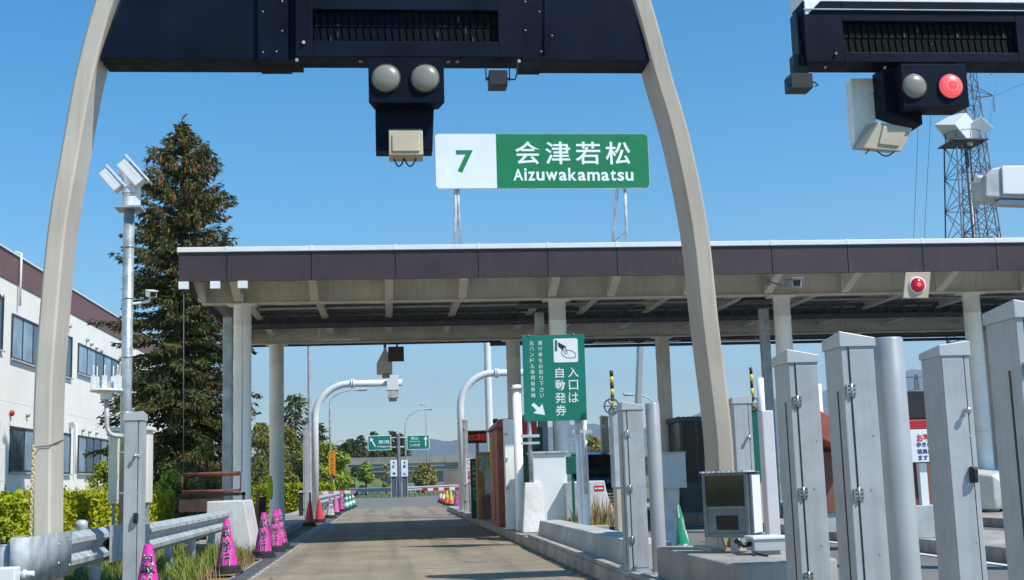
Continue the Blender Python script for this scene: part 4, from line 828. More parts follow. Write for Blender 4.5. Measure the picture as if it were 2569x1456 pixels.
def cctv(label, px, py, Y, L=.42, s=.13, arm=None, yaw=0, pitch=.15, m='trim'):
    c = at(px, py, Y); t = T('security_camera', label, 'camera', tuple(c)); rot = Matrix.Rotation(yaw, 3, 'Z') @ Matrix.Rotation(pitch, 3, 'X')
    b = MB(); b.obox(c, (s, L, s*.85), rot); b.build('housing', m, t, .01)
    b = MB(); b.obox(c+rot @ Vector((0, -.03, s*.5)), (s*1.25, L*1.1, .012), rot); b.build('sunshield', m, t, .004)
    b = MB(); b.obox(c+rot @ Vector((0, -L*.5-.003, 0)), (s*.75, .01, s*.62), rot); b.build('window', 'black', t)
    b = MB(); b.tube([c+rot @ Vector((0, .05, -s*.4))]+[Vector(p) for p in arm], .022, 8); e = Vector(arm[-1]); b.obox(e, (.1, .1, .2)); b.build('bracket', m, t)
    return t
q = at(1968, 720, YF+.5); cctv('grey camera in a black bracket hung under the canopy in front of a column', 1989, 712, YF+.3, .5, .2, [q, q+Vector((-.1, .8, .25))], 0, .12, 'galv_dull')
# lamp hood with loudspeaker, hung boxes beyond the canopy
Yv = 36.9; q0, q1 = at(945, 937, Yv), at(984, 905, Yv); t = T('antenna_box', 'house-shaped grey antenna box hanging from the rear edge of the canopy', 'antenna', ((q0.x+q1.x)/2, Yv, 5.2))
xm = lerp(q0.x, q1.x, .55); b = MB(); zr = at(960, 872, Yv).z; b.prism([(q0.x, q0.z), (q1.x, q0.z), (q1.x, q1.z), (xm, zr), (q0.x, at(945, 912, Yv).z)], (0, Yv, 0), (1, 0, 0), (0, 0, 1), (0, .6, 0)); b.build('housing', 'trim', t, .01)
b = MB(); b.box(q0.x+.16, q1.x-.08, Yv+.1, Yv+.5, at(960, 946, Yv).z, q0.z-.001); b.build('lens_hood', 'beige', t); b = MB(); r0_, r1_ = at(974, 908, Yv-.1), at(1013, 870, Yv-.1); b.box(r0_.x, r1_.x, Yv-.15, Yv-.1, r0_.z, r1_.z); b.build('sign_plate', 'olive_plate', t); b = MB(); b.tube([(xm, Yv+.3, zr-.05), (xm, Yv-.1, 5.3)], .04, 8); b.tube([(r1_.x-.2, Yv-.12, r1_.z), (r1_.x-.2, Yv-.15, 5.3)], .03, 8); b.build('hanger', 'tray', t)
def bentpole(label, px, Y, ytop, pxe, r, z0=.1, cam=None, dirn=1):
    x = cxy(px, Y); zt_ = at(px+100, ytop, Y).z; rr = 1.15 if dirn > 0 else 1.15; xe = cxy(pxe, Y)
    t = T('curved_pole', label, 'pole', (x, Y, z0)); P = [Vector((x, Y, z0)), Vector((x, Y, zt_-rr))]+arc((x+rr, Y, zt_-rr), rr, math.pi, math.pi/2, 10, (1, 0, 0), (0, 0, 1))[1:]+[Vector((xe, Y, zt_))]
    b = MB(); b.tube(P, r, 18); b.build('tube', 'trim', t)
    b = MB(); fx = x+rr+.05; b.tube([(fx, Y, zt_), (fx+.05, Y, zt_)], r+.05, 18); b.tube([(fx+.07, Y, zt_), (fx+.12, Y, zt_)], r+.05, 18); b.build('flange', 'trim', t)
    b = MB(); b.lathe([(r+.12, z0), (r+.12, z0+.03), (r+.01, z0+.04)], (x, Y, 0), 18); b.build('base_flange', 'galv_dull', t)
    return t, zt_
t, zt_ = bentpole('white curved pole arching over the lane exit from the left verge', 791, 42, 963, 1012, .115)
Yk = 41.7; q0, q1 = at(971, 1002, Yk), at(999, 944, Yk); t = T('antenna_box', 'white antenna box on the arm of the left curved pole', 'antenna', ((q0.x+q1.x)/2, Yk, q0.z)); b = MB(); b.box(q0.x, q1.x, Yk-.3, Yk+.15, q0.z+.28, q1.z); b.build('housing', 'trim', t, .01); b = MB(); b.box(q0.x+.002, q1.x-.002, Yk-.28, Yk+.13, q0.z+.03, q0.z+.279); b.build('skirt', 'galv', t); b = MB(); b.box(q0.x+.06, q1.x-.06, Yk-.22, Yk+.07, q0.z-.08, q0.z+.029); b.build('lens_hood', 'beige', t)
bentpole('white curved pole on the right kerb reaching behind the brown canopy column', 1158, 42, 936, 1330, .12, .18)
x = cxy(1230, 44); p = T('mast', 'straight white mast rising past the canopy between the right curved pole and a column', 'mast', (x, 44, .18)); b = MB(); b.lathe([(.14, .18), (.12, 9)], (x, 44, 0), 16); b.build('tube', 'trim', p); b = MB(); b.lathe([(.25, .18), (.25, .22), (.14, .23)], (x, 44, 0), 16); b.build('base_flange', 'galv_dull', p)
x = cxy(777, 48); p = T('mast', 'tall thin grey mast left of the curved pole rising behind the canopy', 'mast', (x, 48, .1)); b = MB(); b.lathe([(.075, .1), (.06, 9.5)], (x, 48, 0), 12); b.build('tube', 'galv_dull', p); b = MB(); b.lathe([(.2, .1), (.2, .14), (.08, .15)], (x, 48, 0), 12); b.build('base_flange', 'galv_dull', p)
# rusty bar hung on wires from the canopy's left end
Yr_ = 23.6; q0, q1 = at(457, 1191, Yr_), at(604, 1186, Yr_); z2, z3 = at(530, 1232, Yr_).z, at(500, 1284, Yr_).z
t = T('height_bar', 'rusty red hanging bar frame on two thin wires at the left end of the canopy', 'hanging bar', ((q0.x+q1.x)/2, Yr_, z2))
b = MB(); b.tube([q0, q1], .028, 8); b.tube([q0+Vector((.05, .12, -.03)), q1+Vector((0, .12, -.03))], .024, 8); b.tube([(q0.x, Yr_, z2), (q1.x, Yr_, z2)], .024, 8); b.tube([(q0.x, Yr_, q0.z), (q0.x, Yr_, z2)], .018, 8); b.build('frame', 'rust', t)
b = MB(); b.box(q0.x-.06, q1.x-.32, Yr_+.05, Yr_+.09, z3, z2-.03); b.box(q0.x-.06, q1.x+.08, Yr_+.04, Yr_+.1, z2-.1, z2-.04); b.box(q1.x+.02, q1.x+.07, Yr_+.04, Yr_+.1, z3-.12, z2-.04); b.build('hanging_plate', 'rust_dark', t)
b = MB()
for px in (461, 609): e = at(px, 722, YF-.02); lo = q0 if px < 500 else q1; b.tube([e, lo+Vector((.02, 0, 0))], .009, 5)
b.build('wire', 'tray', t)
for px in (461, 540, 609): e = at(px, 712, YF-.04); b = MB(); b.box(e.x-.09, e.x+.09, YF-.09, YF+.02, ZF0-.15, ZF0-.01); b.build('pulley_box', 'trim', t)
b = MB(); xx = q1.x
for i in range(9): z = lerp(q1.z-.03, z2, i/9); b.tube([(xx+.0+(.012 if i % 2 else 0), Yr_-.02, z), (xx, Yr_-.02, z-.045)], .012, 6)
b.build('chain', 'rust', t)
# ------------------------------------------------------------------ guardrails
PROF = [(.0, .0), (.015, .015), (.07, .055), (.075, .1), (.01, .15), (.0, .175), (.01, .2), (.075, .25), (.07, .295), (.015, .335), (.0, .35)]
def rail(label, path, zb, posts, sleeves=None, group=None, flip=1, name='guardrail', h=1):
    path = [Vector(p) for p in path]; t = T(name, label, 'guardrail', (path[0].x, path[0].y, 0), group)
    b = MB(); n = len(PROF); vs = []; fs = []
    for i, p in enumerate(path):
        d = (path[min(i+1, len(path)-1)]-path[max(i-1, 0)]).normalized(); q = Vector((d.y, -d.x, 0))*flip
        vs += [p+q*(o)+Vector((0, 0, zb+z*h)) for o, z in PROF]
    for i in range(len(path)-1):
        for j in range(n-1): fs.append((i*n+j, (i+1)*n+j, (i+1)*n+j+1, i*n+j+1))
    b.add(vs, fs, 0, False); o = b.build('beam', 'rail', t); so_ = o.modifiers.new('thick', 'SOLIDIFY'); so_.thickness = .006
    for p in posts:
        p = Vector(p); b = MB(); b.tube([(p.x, p.y, 0), (p.x, p.y, zb+.3*h)], .06, 12); b.tube([(p.x, p.y, zb+.3*h), (p.x, p.y, zb+.315*h)], .05, 12); b.build('post', 'galv_dull', t)
    return t
XG = -2.95
t = rail('near left guardrail with a rounded end sleeve in front of the tan gantry leg', [(XG, 11.3, 0), (XG, 12.2, 0), (XG, 13.1, 0), (XG, 14.05, 0)], .49, [(XG-.12, 10.5, 0), (XG-.12, 13.6, 0)])
b = MB(); P = [(XG+.085, 11.75), (XG+.085, 10.55)]+[(XG+.01+.075*math.cos(R(a)), 10.45-.09*math.sin(R(a))) for a in range(0, 181, 15)]+[(XG-.065, 10.9)]
n = len(P); vs = [Vector((x, y, .475)) for x, y in P]+[Vector((x, y, .86)) for x, y in P]; b.add(vs, [(i, i+1, i+1+n, i+n) for i in range(n-1)]); o = b.build('end_sleeve', 'rail', t); o.modifiers.new('thick', 'SOLIDIFY').thickness = .006
for f_ in o.data.polygons: f_.use_smooth = True
b = MB(); b.box(XG+.078, XG+.09, 13.35, 14.08, .478, .855); b.build('joint_plate', 'rail', t)
b = MB()
for y, z in ((11.68, .56), (11.68, .78), (11.3, .6), (11.3, .76), (13.55, .57), (13.55, .77), (13.8, .57), (13.8, .77), (12.4, .6), (12.7, .6)): b.lathe([(.014, 0), (.012, .008), (.001, .012)], (XG+.089, y, z), 8, ax=(1, 0, 0))
b.build('bolts', 'galv_dull', t)
XH = -2.83
t = rail('second left guardrail running on to the white concrete plinth', [(XH, 14.6, 0), (XH, 17, 0), (XH, 19.5, 0), (XH, 22.4, 0)], .47, [(XH-.12, 15.3, 0), (XH-.12, 17.3, 0), (XH-.12, 19.3, 0), (XH-.12, 21.4, 0)])
b = MB(); P = [(XH+.08, 14.85), (XH+.08, 14.6)]+[(XH-.08+.16*math.cos(R(a)), 14.55-.16*math.sin(R(a))) for a in range(0, 181, 20)]; n = len(P); vs = [Vector((x, y, .465)) for x, y in P]+[Vector((x, y, .825)) for x, y in P]; b.add(vs, [(i, i+1, i+1+n, i+n) for i in range(n-1)]); o = b.build('end_sleeve', 'galv_dull', t); o.modifiers.new('thick', 'SOLIDIFY').thickness = .005
b = MB(); b.add([(XH+.082, 22.2, .46), (XH+.082, 22.55, .5), (XH+.082, 22.55, .8), (XH+.082, 22.2, .825)], [(0, 1, 2, 3)]); o = b.build('end_plate', 'galv', t); o.modifiers.new('thick', 'SOLIDIFY').thickness = .006
b = MB()
for i in range(12): b.lathe([(.013, 0), (.011, .008), (.001, .011)], (XH+.075, 15+i*.62, .47+(.1 if i % 2 else .28)), 8, ax=(1, 0, 0))
b.build('bolts', 'galv_dull', t)
rail('far left guardrail beside the row of cones past the canopy', [(-2.55, 44, 0), (-2.5, 55, 0), (-2.5, 66, 0), (-2.7, 74, 0)], .48, [(-2.65, 45+i*3, 0) for i in range(10)])
def railat(label, pts, **k):
    P = [(cxy(px, Y), Y, 0) for px, Y in pts]; po = []
    for i in range(len(P)-1):
        a, c = Vector(P[i]), Vector(P[i+1]); m = max(1, int((c-a).length/2.0))
        for j in range(m): q = a.lerp(c, j/m); po.append((q.x, q.y+.15, 0))
    return rail(label, P, .45, po, **k)
railat('distant grey guardrail curving left in front of the embankment', [(800, 128), (860, 122), (920, 116), (975, 110), (1003, 106)], h=1.1)
railat('distant pale guardrail curving right below the bridge', [(1012, 106), (1040, 110), (1065, 115), (1095, 121), (1150, 130)], h=1.1)

# ------------------------------------------------------------------ left verge objects
plinth('white concrete plinth with rust streaks at the foot of the first canopy column', [(cxy(520, 23), .0), (cxy(521, 23), .97), (cxy(613, 23), .97), (cxy(638, 23), .0)], 22.9, 24.4, 0)
YP = 19.2; x = cxy(314, YP); zt_ = at(314, 528, YP).z
p = T('camera_pole', 'tall galvanised pole with twin white cameras on top', 'pole', (x, YP, 0)); r = 13.2*YP/3100
b = MB(); b.tube([(x, YP, 0), (x, YP, zt_)], r, 24)
for zz in (1.15, 1.75, 2.35, 3.2, 4.1, 4.9): b.tube([(x, YP, zz), (x, YP, zz+.03)], r+.006, 24)
b.build('tube', 'pole_metal', p)
b = MB(); b.obox((x+.01, YP, zt_+.02), (.4, .4, .03)); b.build('top_plate', 'galv_dull', p)
k_ = YP/3100; b = MB()
for i in range(6): b.lathe([(.105, zt_+.05+i*.035), (.105, zt_+.065+i*.035)], (x, YP, 0), 20)
b.lathe([(.085, zt_+.035), (.085, zt_+.27)], (x, YP, 0), 20); b.lathe([(.115, zt_+.26), (.115, zt_+.52), (.13, zt_+.53), (.13, zt_+.56), (.02, zt_+.6)], (x, YP, 0), 24); b.box(x+.08, x+.16, YP-.05, YP+.06, zt_+.04, zt_+.5); tu = b.build('turret', 'trim', p)
for cxp, cyp, ln, hh, wv in ((331, 436, .55, .23, .24), (280, 454, .46, .2, .22)):
    c = at(cxp, cyp, YP-.05); rot = Matrix.Rotation(R(49), 3, 'Y')
    b = MB(); b.obox(c, (ln*.8, wv, hh*.8), rot); hs = b.build('camera_head', 'trim', p, .012); b = MB(); b.obox(c+rot @ Vector((.02, 0, hh*.52)), (ln, wv*1.15, .03), rot); b.obox(c+rot @ Vector((-.02, -wv*.5-.002, hh*.18)), (ln*.55, .004, .012), rot); b.build('sunshield', 'trim', hs, .006)
b = MB(); c = at(318, 450, YP); b.obox((x-.02, YP, zt_+.66), (.1, .14, .2)); b.tube([(x-.17, YP, zt_+.58), (x+.12, YP, zt_+.66)], .045, 10); b.build('yoke', 'trim', p, .01)
c = at(379, 738, YP); q = at(333, 763, YP); cctv('small white camera on a short arm halfway up the tall galvanised pole', 379, 738, YP-.05, .3, .11, [at(374, 757, YP-.02), q, q+Vector((-.06, 0, 0))], R(22), .2)
# antenna ring on a bent pipe
A_ = YP-.15; t = T('antenna_array', 'ring of white stick antennas on a bent pipe beside the tall pole', 'antenna', tuple(at(267, 985, A_)))
P = [at(310, 1095, A_+.1), at(286, 1093, A_)]+[at(280, 1091, A_), at(274, 1086, A_), at(270, 1078, A_), at(268, 1066, A_), at(267, 1000, A_)]; b = MB(); b.tube(P, .035, 12); b.build('pipe', 'galv', t)
c = at(267, 980, A_); b = MB(); b.lathe([(.001, -.02), (.235, -.02), (.235, .015), (.001, .016)], c, 28); b.lathe([(.09, -.14), (.09, -.021)], c, 16); b.build('platform', 'trim', t)
for i, px in enumerate((234, 243, 262, 284, 295, 302)):
    q = at(px, 965, A_+(.12 if i % 2 else -.1)); q.z = c.z+.016; b = MB(); b.box(q.x-.032, q.x+.032, q.y-.03, q.y+.03, q.z, q.z+.2); b.tube([(q.x, q.y, q.z+.2), (q.x, q.y, q.z+.36)], .01, 6); b.build('antenna', 'trim', t, .006)
b = MB(); b.box(c.x-.08, c.x+.1, c.y-.06, c.y+.06, c.z+.02, c.z+.13); b.build('amplifier', 'galv', t, .006)
# pole mounted beige box
Yq = 19.45; q0, q1 = at(270, 1265, Yq), at(372, 1080, Yq); t = T('power_cabinet', 'beige box with a white roof mounted behind the tall galvanised pole', 'cabinet', ((q0.x+q1.x)/2, Yq, q0.z)); b = MB(); b.box(q0.x, q1.x, Yq, Yq+.42, q0.z, q1.z); b.build('housing', 'cream', t, .008); b = MB(); b.box(q0.x-.03, q1.x+.04, Yq-.04, Yq+.46, q1.z+.001, q1.z+.06); b.build('roof', 'trim', t, .01); b = MB(); b.box(q0.x+.03, q0.x+.25, Yq-.006, Yq-.001, q0.z+.05, q1.z-.05); b.build('door', 'cream', t); b = MB(); b.box(q0.x+.02, q0.x+.06, Yq+.2, Yq+.26, 0, q0.z); b.box(q1.x-.06, q1.x-.02, Yq+.2, Yq+.26, 0, q0.z); b.build('leg', 'galv_dull', t)
# chain and wire on the left gantry leg, small box, bollard
Y_ = 11.05; t = T('plastic_chain', 'yellow chain hanging down the outer edge of the left gantry leg', 'chain', tuple(at(78, 1430, Y_))); b = MB(); nl = 34
for i in range(nl):
    f = i/nl; c = at(lerp(84, 72, f), lerp(1124, 1450, f), Y_); a = .02; hgt = .026; pts = [(a*.55*math.cos(u), hgt*math.sin(u)) for u in [2*math.pi*j/8 for j in range(9)]]
    b.tube([c+(Vector((x_, 0, z_)) if i % 2 else Vector((x_*.3, x_, z_))) for x_, z_ in pts], .0055, 5, cap=False)
b.build('links', 'chain', t)
b = MB(); b.tube([at(84, 1122, Y_), at(100, 1121, YG-.01), at(126, 1118, YG-.012), at(145, 1110, YG+.2), at(159, 1104, YG+.44)], .006, 6); b.build('wire', 'tray', t)
q0, q1 = at(-30, 1500, 10), at(38, 1424, 10); t = T('valve_box', 'small white box with a short pipe at the lower left corner', 'box', (q0.x, 10, 0)); b = MB(); b.box(q0.x-.1, q1.x, 10, 10.15, .1, q1.z); b.box(q0.x, q0.x+.08, 10.1, 10.2, 0, .1); b.build('body', 'trim', t, .01); e = at(90, 1438, 10.2); b = MB(); b.tube([(q1.x, 10.15, e.z), (e.x, 10.15, e.z)], .022, 10); b.tube([(q1.x+.02, 10.15, e.z), (q1.x+.04, 10.15, e.z)], .035, 10); b.build('pipe', 'trim', t)
x = cxy(208, 15.2); zt_ = at(208, 1305, 15.2).z; b = MB(); b.lathe([(.06, 0), (.06, zt_-.1), (.075, zt_-.09), (.07, zt_-.02), (.04, zt_), (.001, zt_+.004)], (x, 15.2, 0), 20); b.box(x-.1, x+.35, 15.1, 15.3, zt_-.2, zt_-.11); tag(b.build('vent_post', 'galv_dull', None, 0, org=(x, 15.2, 0)), 'low grey capped vent post behind the near guardrail', 'post')
x = cxy(677, 33); b = MB(); P = [(-.06, 0), (.04, -.03), (.07, .06), (.065, .36), (.04, .6), (-.03, .61), (-.065, .36)]; z0_ = at(677, 1252, 33).z; b.prism(P, (x, 33, z0_), (1, 0, 0), (0, 0, 1), (0, .12, 0)); tag(b.build('hanging_vest', 'hiviz', None, .03, org=(x, 33, z0_)), 'lime yellow safety cloth hanging beside the rear left canopy column', 'vest')
for px, label in ((645, 'ochre wooden board leaning left of the lime safety cloth'), (658, 'dark stained board beside the ochre board')):
    x = cxy(px, 32); b = MB(); b.obox((x, 32, .55), (.1 if px < 650 else .16, .06, 1.1 if px < 650 else .8), Matrix.Rotation(.05, 3, 'Y')); b.obox((x+.02, 31.96, .8), (.04, .02, .3)); tag(b.build('wooden_board', 'wood' if px < 650 else 'rust_dark', None, .01, org=(x, 32, .15)), label, 'board')

# ------------------------------------------------------------------ second island: machines, booth, vehicles
t, x0, x1 = kiosk('ticket_machine', 'brown hooded ticket machine seen in the gap between two grey cabinets', 'ticket machine', 2045, 2110, 20, .6, 0, ''); zt_ = at(2080, 1050, 20).z
b = MB(); b.box(x0+.02, x1, 20, 20.7, .5, zt_-.55); b.build('body', 'copper_dark', t, .01); b = MB(); b.hexa([(x0-.15, 19.6, zt_-.25), (x1+.1, 19.6, zt_-.65), (x1+.1, 20.8, zt_-.65), (x0-.15, 20.8, zt_-.25), (x0-.15, 19.6, zt_+.2), (x1+.1, 19.6, zt_-.2), (x1+.1, 20.8, zt_-.2), (x0-.15, 20.8, zt_+.2)]); b.build('hood', 'copper', t, .01); b = MB(); b.box(x0+.1, x1-.1, 20.05, 20.6, .18, .5); b.build('foot', 'galv_dull', t)
t, x0, x1 = kiosk('payment_machine', 'red and black payment machine with a white notice board beyond the round steel pipe', 'payment machine', 2283, 2338, 17.5, .6, 0, ''); Ym = 17.5
z = lambda py: at(2310, py, Ym).z
x1 += .25
b = MB(); b.box(x0, x1, Ym+.02, Ym+.5, z(1052), z(978)); b.build('screen', 'black', t, .02); b = MB(); b.box(x0-.01, x1, Ym, Ym+.5, z(1076), z(1053)); b.build('red_band', 'red', t, .01)
b = MB(); b.box(x0-.02, x1+.02, Ym-.03, Ym+.02, z(1160), z(1078)); nb = b.build('notice_board', 'white_sign', t, .006)
kk = Ym/3100; b = MB()
b.text('お取', .1, (at(2315, 1100, Ym).x, Ym-.034, z(1100)), bold=.004, fitw=38*kk, fith=20*kk); b.build('lettering', 'letter_red', nb)
b = MB()
for tx, py, px in (('歩きれ', 1116, 2316), ('祖風に', 1133, 2318), ('ます', 1149, 2314)): b.text(tx, .1, (at(px, py, Ym).x, Ym-.034, z(py)), bold=.003, fitw=(42 if len(tx) > 2 else 26)*kk, fith=13*kk)
b.build('lettering', 'letter_blue', nb)
b = MB(); xm = lerp(x0, x1, .35); b.box(x0+.02, x1, Ym+.25, Ym+.45, .3, z(1162)); b.build('red_panel', 'copper_dark', t); b = MB(); b.box(xm-.05, xm+.06, Ym+.05, Ym+.15, .3, z(1162)); b.build('support', 'trim', t); b = MB(); b.box(x0-.02, x1+.02, Ym-.05, Ym+.5, .18, z(1268)); b.build('base', 'cabinet', t, .01)
# toll booth
Yt = 33; x0, x1 = cxy(1709, Yt), cxy(1790, Yt); zt_ = at(1735, 1050, Yt).z
t = T('toll_booth', 'narrow toll booth with dark glass and a ribbed flat roof', 'booth', ((x0+x1)/2, Yt, .18)); b = MB(); b.box(x0-.06, x1+.06, Yt-.1, Yt+2.6, zt_-.08, zt_+.02)
for i in range(7): xx = lerp(x0-.05, x1, i/7); b.box(xx, xx+.05, Yt-.11, Yt+2.6, zt_+.021, zt_+.05)
b.build('roof', 'tray', t); b = MB()
for xx in (x0, lerp(x0, x1, .5)-.03, x1-.06): b.box(xx, xx+.06, Yt, Yt+.06, .18, zt_-.081); b.box(xx, xx+.06, Yt+2.4, Yt+2.46, .18, zt_-.081)
b.box(x0+.061, x1-.061, Yt+.01, Yt+.05, .18, .95); b.box(x0, x0+.04, Yt+.06, Yt+2.4, .18, .9); b.build('frame', 'tray', t)
b = MB(); b.box(x0+.061, x1-.061, Yt+.02, Yt+.03, .951, zt_-.082); b.box(x0+.01, x0+.02, Yt+.07, Yt+2.38, .91, zt_-.082); b.box(x1-.02, x1-.01, Yt+.07, Yt+2.38, .2, zt_-.082); b.build('glazing', 'boothglass', t)
# upright striped barrier arms with hand wheels
def wheelarm(label, px, ytop, ywheel, Y, ybody, mbody):
    x = cxy(px, Y); t = T('height_barrier', label, 'barrier', (x, Y, .18)); zt_, zw, zb_ = at(px, ytop, Y).z, at(px, ywheel, Y).z, at(px, ybody, Y).z
    b = MB(); n = 6
    for i in range(n): za, zc = lerp(zb_, zt_, i/n), lerp(zb_, zt_, (i+1)/n); b.tube([(x, Y, za), (x, Y, zc)], .032, 10, (i+1) % 2)
    b.build('arm', ['black', 'cone_yellow'], t)
    b = MB(); rr = .13; b.tube([(x-.04+rr*math.cos(2*math.pi*i/20), Y-.1, zw+rr*math.sin(2*math.pi*i/20)) for i in range(21)], .014, 6, cap=False)
    for a in range(0, 180, 60): b.tube([(x-.04-rr*math.cos(R(a)), Y-.1, zw-rr*math.sin(R(a))), (x-.04+rr*math.cos(R(a)), Y-.1, zw+rr*math.sin(R(a)))], .01, 6)
    b.build('hand_wheel', 'tray', t); ox = .12 if mbody == 'galv_dull' else 0; b = MB(); b.box(x-.15+ox, x+.18+ox, Y-.08, Y+.3, 1.0, zb_); b.build('housing', mbody, t, .01); b = MB(); b.box(x-.13+ox, x+.16+ox, Y-.06, Y+.28, .18, .998); b.build('pedestal', 'beige', t, .01)
wheelarm('green barrier housing with hand wheel and striped upright arm behind the pale lilac post', 1897, 922, 1013, 24.5, 1026, 'dgreen')
wheelarm('grey barrier housing with black and yellow upright arm above the slim hinged cabinet', 1543, 930, 1020, 21.5, 1022, 'galv_dull')
# leaning arch leg of a farther gantry
p0, p1, p2 = at(1600, 1130, 40), at(1607, 1000, 40), at(1630, 850, 40); t = T('lane_gantry', 'slender leaning gantry leg seen far behind beneath the canopy', 'gantry', (p0.x, 40, .18)); b = MB(); b.prism([(0, 0), (.17, 0), (.22, p1.z-.18), (.5, p2.z+1.2), (.33, p2.z+1.2), (.05, p1.z-.18)], (p0.x, 40, .18), (1, 0, 0), (0, 0, 1), (0, .35, 0)); b.build('leg', 'cabinet_trim', t, .02); b = MB(); b.box(p0.x-.1, p0.x+.3, 39.9, 40.45, .17, .22); b.build('base_plate', 'galv_dull', t)
def van(label, x, y, m, rz=0):
    t = T('parked_van', label, 'van', (0, 0, 0)); W, Hh, L = .92, 1.9, 4.9
    # cross-section rows from front (y=0) to back: (y, half width, z bottom, z shoulder, z top, top half width)
    rows = [(0.0, .76, .35, .8, .86, .72), (.12, .88, .25, .95, 1.02, .8), (.9, .92, .22, 1.05, 1.16, .8), (1.0, .92, .22, 1.08, 1.2, .78), (1.85, .92, .22, 1.12, 1.82, .68), (2.4, .92, .22, 1.12, 1.9, .68), (4.2, .92, .22, 1.12, 1.88, .68), (4.75, .9, .24, 1.1, 1.78, .66), (4.9, .86, .35, 1.05, 1.7, .62)]
    b = MB(); vs = []; fs = []
    for (yy, hw, zb_, zs, zt_, tw) in rows: vs += [(-hw*.94, yy, zb_), (-hw, yy, zb_+.2), (-hw, yy, zs), (-tw, yy, zt_-.03), (-tw*.8, yy, zt_), (tw*.8, yy, zt_), (tw, yy, zt_-.03), (hw, yy, zs), (hw, yy, zb_+.2), (hw*.94, yy, zb_)]
    n = 10
    for i in range(len(rows)-1):
        for j in range(n): fs.append((i*n+j, (i+1)*n+j, (i+1)*n+(j+1) % n, i*n+(j+1) % n))
    fs += [tuple(range(n)), tuple((len(rows)-1)*n+j for j in reversed(range(n)))]
    b.add(vs, fs, 0, False); bo = b.build('body', m, t, .03)
    b = MB(); b.add([(-.74, 1.0, 1.215), (.74, 1.0, 1.215), (.63, 1.8, 1.79), (-.63, 1.8, 1.79)], [(0, 1, 2, 3)]); o = b.build('windscreen', 'darkglass', t); o.modifiers.new('t', 'SOLIDIFY').thickness = -.02
    for s in (-1, 1):
        b = MB(); b.add([(s*.915, 1.3, 1.14), (s*.915, 4.5, 1.14), (s*.71, 4.4, 1.76), (s*.71, 1.95, 1.76)], [(0, 1, 2, 3)]); o = b.build('side_window', 'darkglass', t); o.modifiers.new('t', 'SOLIDIFY').thickness = .015; o.modifiers['t'].offset = 0
        b = MB(); b.obox((s*1.03, 1.35, 1.2), (.2, .12, .16)); b.build('mirror', m, t, .03)
        b = MB(); b.obox((s*.62, .035, .72), (.3, .1, .14), Matrix.Rotation(s*.25, 3, 'Z')); b.build('headlight', 'lens', t, .02)
        for yy in (.95, 3.9):
            b = MB(); b.lathe([(.2, -.1), (.32, -.1), (.33, -.06), (.33, .08), (.3, .1), (.2, .1)], (s*.82, yy, .33), 24, ax=(s, 0, 0)); wl = b.build('wheel', 'rubber', t); b = MB(); b.lathe([(.21, .06), (.18, .09), (.05, .07), (.001, .08)], (s*.82, yy, .33), 20, ax=(s, 0, 0)); b.build('rim', 'galv', wl)
    b = MB(); b.box(-.42, .42, -.03, .06, .42, .78); g = b.build('grille', 'black', t); b = MB()
    for i in range(4): b.box(-.46+.02*i, .46-.02*i, -.045, -.031, .47+i*.085, .5+i*.085)
    b.build('grille_bars', 'chrome', g)
    b = MB(); b.box(-.17, .17, -.06, -.046, .34, .44); b.build('number_plate', 'white_sign', t)
    t.location = (x, y, .0); t.rotation_euler = (0, 0, rz); return t
van('dark blue van waiting in the opposite lane behind the white curved plinth', cxy(1500, 33), 33, 'vanblue')
van('white van far right between two grey cabinets', cxy(2528, 26)+.2, 26, 'vanwhite', R(35))
Yz = 8.0; t = T('security_camera', 'angular grey white camera housing with a side pipe entering at the right edge', 'camera', tuple(at(2560, 500, Yz)))
def fl(pts, y0, d, m, name, par, bev=.006): b = MB(); P = [at(px, py, y0) for px, py in pts]; n = len(P); b.add(P+[p+Vector((0, d, 0)) for p in P], [tuple(range(n)), tuple(range(2*n-1, n-1, -1))]+[(i+n, (i+1) % n+n, (i+1) % n, i) for i in range(n)]); return b.build(name, m, par, bev)
fl([(2473, 494), (2640, 500), (2640, 418), (2514, 418), (2489, 423), (2473, 441)], Yz+.01, .22, 'galv', 'housing', t, .01)
fl([(2517, 487), (2640, 489), (2640, 416), (2514, 416)], Yz-.01, .018, 'trim', 'side_cover', t); fl([(2504, 512), (2650, 517), (2650, 502), (2508, 500)], Yz+.03, .1, 'galv_dull', 'mount_rail', t)
b = MB(); b.tube([at(2484, 456, Yz+.1), at(2466, 450, Yz+.1), at(2447, 449, Yz+.1)], .026, 14); b.build('side_pipe', 'trim', t); b = MB(); b.tube([at(2640, 508, Yz+.1), at(2700, 512, Yz+.1)], .03, 10); b.build('arm', 'galv', t)
b = MB(); e = at(2680, 520, 8.1); b.lathe([(.09, .0), (.08, e.z+.3), (.001, e.z+.31)], (e.x, e.y+.05, 0), 20); tag(b.build('camera_post', 'galv', None, 0, org=(e.x, e.y, 0)), 'steel post just outside the right edge carrying the camera housing', 'post')
